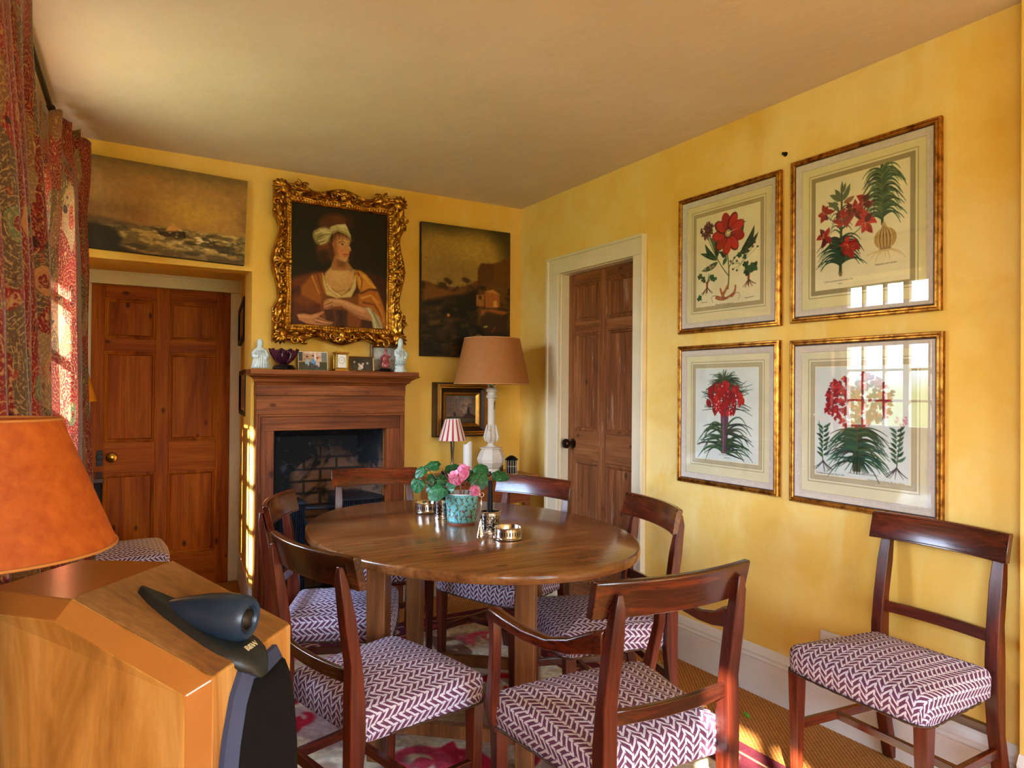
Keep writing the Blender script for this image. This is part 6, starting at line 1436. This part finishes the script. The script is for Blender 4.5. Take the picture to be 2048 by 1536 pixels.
def art_crown():
    cv = sheet((208, 212, 204), (214, 204, 166), (178, 164, 130), 3); rs = random.Random(6)
    cv.poly([P(.42, .42), P(.55, .42), P(.53, .92), P(.43, .92)], (92, 58, 74)); cv.line([P(.46, .44), P(.46, .9)], .010, .010, (130, 88, 110), alpha=.8)
    for k in range(46):
        s = -1 if k % 2 else 1; q = rs.random(); v = .56 + .32 * q; L = rs.uniform(.26, .46); up = rs.uniform(-.16, .12); cv.curve(P(.48 + s * .04, v + .04), P(.48 + s * (.12 + L * .35), v - .02 + up), P(.48 + s * L, v + .06 + up * .4 + rs.uniform(-.02, .14)), .0105, .0018, rs.choice((G1, G2, G3, (52, 60, 46))))
    for k in range(150):
        a = rs.uniform(-PI - .35, .35); L = rs.uniform(.16, .33); cv.curve(P(.48, .17), P(.48 + .5 * L * math.cos(a), .15 + .42 * L * math.sin(a)), P(.48 + L * math.cos(a + rs.uniform(-.2, .2)), .19 + .72 * L * math.sin(a) + .05), .0058, .0014, rs.choice((G1, G2, G3, (70, 82, 58))))
    for k in range(26): s = -1 if k % 2 else 1; v = rs.uniform(.2, .46); cv.curve(P(.5, v), P(.5 + s * .25, v), P(.5 + s * rs.uniform(.32, .42), v + rs.uniform(-.07, .10)), .006, .0015, rs.choice((G1, G3)))
    for k in range(95):
        a, r = rs.uniform(0, 6.28), math.sqrt(rs.random()); u, v = .48 + .29 * r * math.cos(a), .335 + .165 * r * math.sin(a); cv.leaf(P(u, v - .045), P(u + rs.uniform(-.02, .02), v + .045), .022, rs.choice((RED, RED2, (150, 20, 26), (124, 20, 30))), 0, (92, 10, 20))
    for k in range(22): a, r = rs.uniform(0, 6.28), math.sqrt(rs.random()); cv.ell(*P(.48 + .26 * r * math.cos(a), .34 + .15 * r * math.sin(a)), .005, .005, (226, 200, 178))
    return cv
def art_lilies_big():
    cv = sheet((206, 212, 208), (212, 204, 170), (176, 164, 134), 5); rs = random.Random(9)
    cv.poly([P(.44, .5), P(.53, .5), P(.51, .94), P(.42, .94)], (76, 70, 48))
    for k in range(80):
        s = -1 if k % 2 else 1; q = rs.random(); v = .56 + .32 * q; L = rs.uniform(.22, .34); cv.curve(P(.47 + s * .02, v), P(.47 + s * L * .5, v - .05), P(.47 + s * L, v + rs.uniform(.02, .16)), .0095, .0018, rs.choice((G1, G2, G3, (28, 82, 66), (34, 70, 58))))
    for k in range(20): a = rs.uniform(.5, 2.6); cv.curve(P(.47, .76), P(.47 + .1 * math.cos(a), .84), P(.47 + .26 * math.cos(a), .80 + .16 * math.sin(a)), .008, .0018, rs.choice((G1, G3)))
    for k in range(120):
        a, r = rs.uniform(0, 6.28), math.sqrt(rs.random()); u, v = .46 + .36 * r * math.cos(a), .30 + .235 * r * math.sin(a)
        for j in range(4): b = rs.uniform(0, 6.28); cv.leaf(P(u, v), P(u + .055 * math.cos(b), v + .045 * math.sin(b)), .013, rs.choice((RED, (150, 20, 28), (120, 26, 40), (190, 46, 44))), rs.uniform(-.3, .3), (88, 10, 22))
    for k in range(70):
        a, r = rs.uniform(0, 6.28), math.sqrt(rs.random()); u, v = .46 + .34 * r * math.cos(a), .32 + .23 * r * math.sin(a); cv.line([P(u, v), P(u + rs.uniform(-.05, .05), v + rs.uniform(-.04, .04))], .0022, .0012, rs.choice(((64, 84, 66), (84, 60, 110), (96, 110, 140))))
    for u, s in ((.09, -1), (.87, 1)):
        cv.curve(P(u, .88), P(u + .02 * s, .72), P(u + .05 * s, .5), .004, .003, (70, 84, 60))
        for k in range(14): v = .56 + .3 * k / 14; ss = -1 if k % 2 else 1; cv.leaf(P(u, v), P(u + ss * rs.uniform(.05, .09), v - .05), .011, rs.choice((G1, G2, (60, 96, 74))), .1)
        for k in range(16): cv.ell(*P(u + .05 * s + rs.uniform(-.06, .06), .47 + rs.uniform(-.03, .04)), .010, .008, (196, 138, 158) if s > 0 else (214, 208, 196))
        roots(cv, u, .87, 9, .10, (70, 58, 56), rs)
    return cv
def botanical(label, y0, y1, z0, z1, cv, caps, glass=True):
    w, h = y1 - y0, z1 - z0; t = thing('botanical_print', label, 'framed print', (2.449, (y0 + y1) / 2, (z0 + z1) / 2), (0, 0, -PI / 2), None)
    def rg(name, prof, mat): mb = MB(); mb.rings([(-w / 2 + i, w / 2 - i, -h / 2 + i, h / 2 - i, y) for i, y in prof]); return mb.build(name, mat, t, smooth=30)
    rg('frame', [(0, -.001), (0, -.016), (.003, -.0205), (.008, -.0215), (.010, -.0185), (.013, -.0215), (.017, -.022), (.020, -.019), (.021, -.0155)], M_PGOLD); rg('frame_rebate', [(.021, -.0155), (.022, -.0145), (.025, -.014)], M_PDARK); rg('linen_slip', [(.025, -.014), (.0255, -.0155), (.050, -.010), (.051, -.006)], M_LINEN)
    i = .050
    mb = MB(); mb.box(-w / 2 + .018, w / 2 - .018, -.005, -.001, -h / 2 + .018, h / 2 - .018); mb.build('back_board', M_CANV, t)
    W0, W1, H0, H1 = -w / 2 + i, w / 2 - i, -h / 2 + i, h / 2 - i
    grid_obj('print', cv, flat(W0, W1, H0, H1, -.0062), M_PAPER, t, smooth=False)
    for s, u, v, size, rot_ in caps:
        cu, cv_ = P(u, v); x = W0 + (W1 - W0) * cu; z = H1 - (H1 - H0) * cv_
        text('caption', s, size, M_INK, t, Matrix.Translation((x, -.0066, z)) @ Matrix.Rotation(R(rot_), 4, 'Y') @ Matrix.Rotation(PI / 2, 4, 'X'), shear=.35, depth=.0001, bold=-.0001)
    mb = MB(); mb.box(W0 - .012, W1 + .012, -.0125, -.0105, H0 - .012, H1 + .012); mb.build('glass', M_GLASS, t)
    return t
botanical('framed print of one large red peony with roots, upper left of four', 1.922, 2.509, 1.560, 2.208, art_peony(), [('Sanicula', .13, .955, 0.0112, 0), ('Paeonia flore pupurea', .46, 1.0, 0.0118, 0), ('Moschatell', .85, .965, 0.0112, -4)])
botanical('framed print of red lilies beside a bulb, upper right of four', 1.281, 1.872, 1.564, 2.219, art_lily(), [('Lilium purpureum maius Do', .26, .935, 0.0106, 0), ('naei', .28, .965, 0.0095, 0), ('Sequens cum bulbo', .77, .845, 0.0106, 0)])
botanical('framed print of one tufted red flower on a thick stem, lower left of four', 1.926, 2.508, .852, 1.501, art_crown(), [('Corona Imperialis', .50, .935, 0.0106, 0), ('Polyanthos', .53, .965, 0.0095, 0)])
botanical('framed print of a massed red flower head mirroring the window, lower right of four', 1.273, 1.872, .844, 1.494, art_lilies_big(), [('Centaurium minus flore albo', .17, .985, 0.0106, 0), ('Lilium cruentum polyanthos', .53, .955, 0.0106, 0), ('Centaurium minus flore rubro', .76, 1.0, 0.0112, 0)])
# ================================================================= CAMERA, LIGHT, WORLD
cam = bpy.data.cameras.new('camera'); co = bpy.data.objects.new('camera', cam); COL.objects.link(co)
cam.sensor_width = 36.0; cam.lens = 1403.4 * 36.0 / 2048.0; cam.clip_start = 0.02
yaw, pitch, roll = R(30.8347), R(0.4753), R(0.4816)
f = Vector((math.sin(yaw) * math.cos(pitch), math.cos(yaw) * math.cos(pitch), math.sin(pitch))); r = Vector((math.cos(yaw), -math.sin(yaw), 0)); u = r.cross(f)
r2 = r * math.cos(roll) + u * math.sin(roll); u2 = -r * math.sin(roll) + u * math.cos(roll)
M = Matrix.Identity(4)
for i in range(3): M[i][0] = r2[i]; M[i][1] = u2[i]; M[i][2] = -f[i]
M.translation = (0, 0, 1.285); co.matrix_world = M; SC.camera = co

w = bpy.data.worlds.new('sky'); SC.world = w; w.use_nodes = True; nt = w.node_tree; bg = nt.nodes['Background']
tc = nt.nodes.new('ShaderNodeTexCoord'); sx = nt.nodes.new('ShaderNodeSeparateXYZ'); nt.links.new(tc.outputs['Generated'], sx.inputs[0])
cr = nt.nodes.new('ShaderNodeValToRGB'); nt.links.new(sx.outputs[2], cr.inputs[0])
el_ = cr.color_ramp.elements; el_[0].position = 0.0; el_[0].color = (.16, .2, .09, 1); el_[1].position = 1.0; el_[1].color = (.26, .48, 1.0, 1)
for p, c in ((.02, (.26, .33, .36)), (.06, (.44, .54, .66)), (.14, (.70, .84, 1.0)), (.4, (.46, .66, 1.0))):
    e = el_.new(p); e.color = c + (1,)
mp = nt.nodes.new('ShaderNodeMapRange'); 
nt.links.new(cr.outputs[0], bg.inputs[0]); bg.inputs[1].default_value = SKY
sun = bpy.data.lights.new('sun', 'SUN'); sun.energy = SUN; sun.angle = R(0.6); sun.color = (1.0, .93, .82)
so = bpy.data.objects.new('sun', sun); COL.objects.link(so); so.rotation_euler = Vector((1, 1, -.74)).to_track_quat('-Z', 'Y').to_euler()
def portal(name, M, x0, x1, z0, z1):
    l = bpy.data.lights.new(name, 'AREA'); l.shape = 'RECTANGLE'; l.size = x1 - x0; l.size_y = z1 - z0; l.cycles.is_portal = True
    o = bpy.data.objects.new(name, l); COL.objects.link(o)
    # area lights shine along their local -Z; window local -y points into the room
    o.matrix_world = M @ Matrix.Translation(((x0 + x1) / 2, 0.06, (z0 + z1) / 2)) @ Matrix.Rotation(-PI / 2, 4, 'X')
for k, (a, b) in enumerate(WIN): portal('window_daylight', left_M(a, b), 0, b - a, WZ[0], WZ[1])
Mr = Matrix.Rotation(PI, 4, 'Z'); Mr.translation = (0, -3.1, 0); portal('window_daylight', Mr, -RW[1], -RW[0], RZ0, RZ1)  # portal of the added rear fill window
SC.view_settings.view_transform = 'Standard'; SC.view_settings.look = 'None'; SC.view_settings.gamma = 1.0; SC.view_settings.use_curve_mapping = False
SC.view_settings.exposure = EXPO
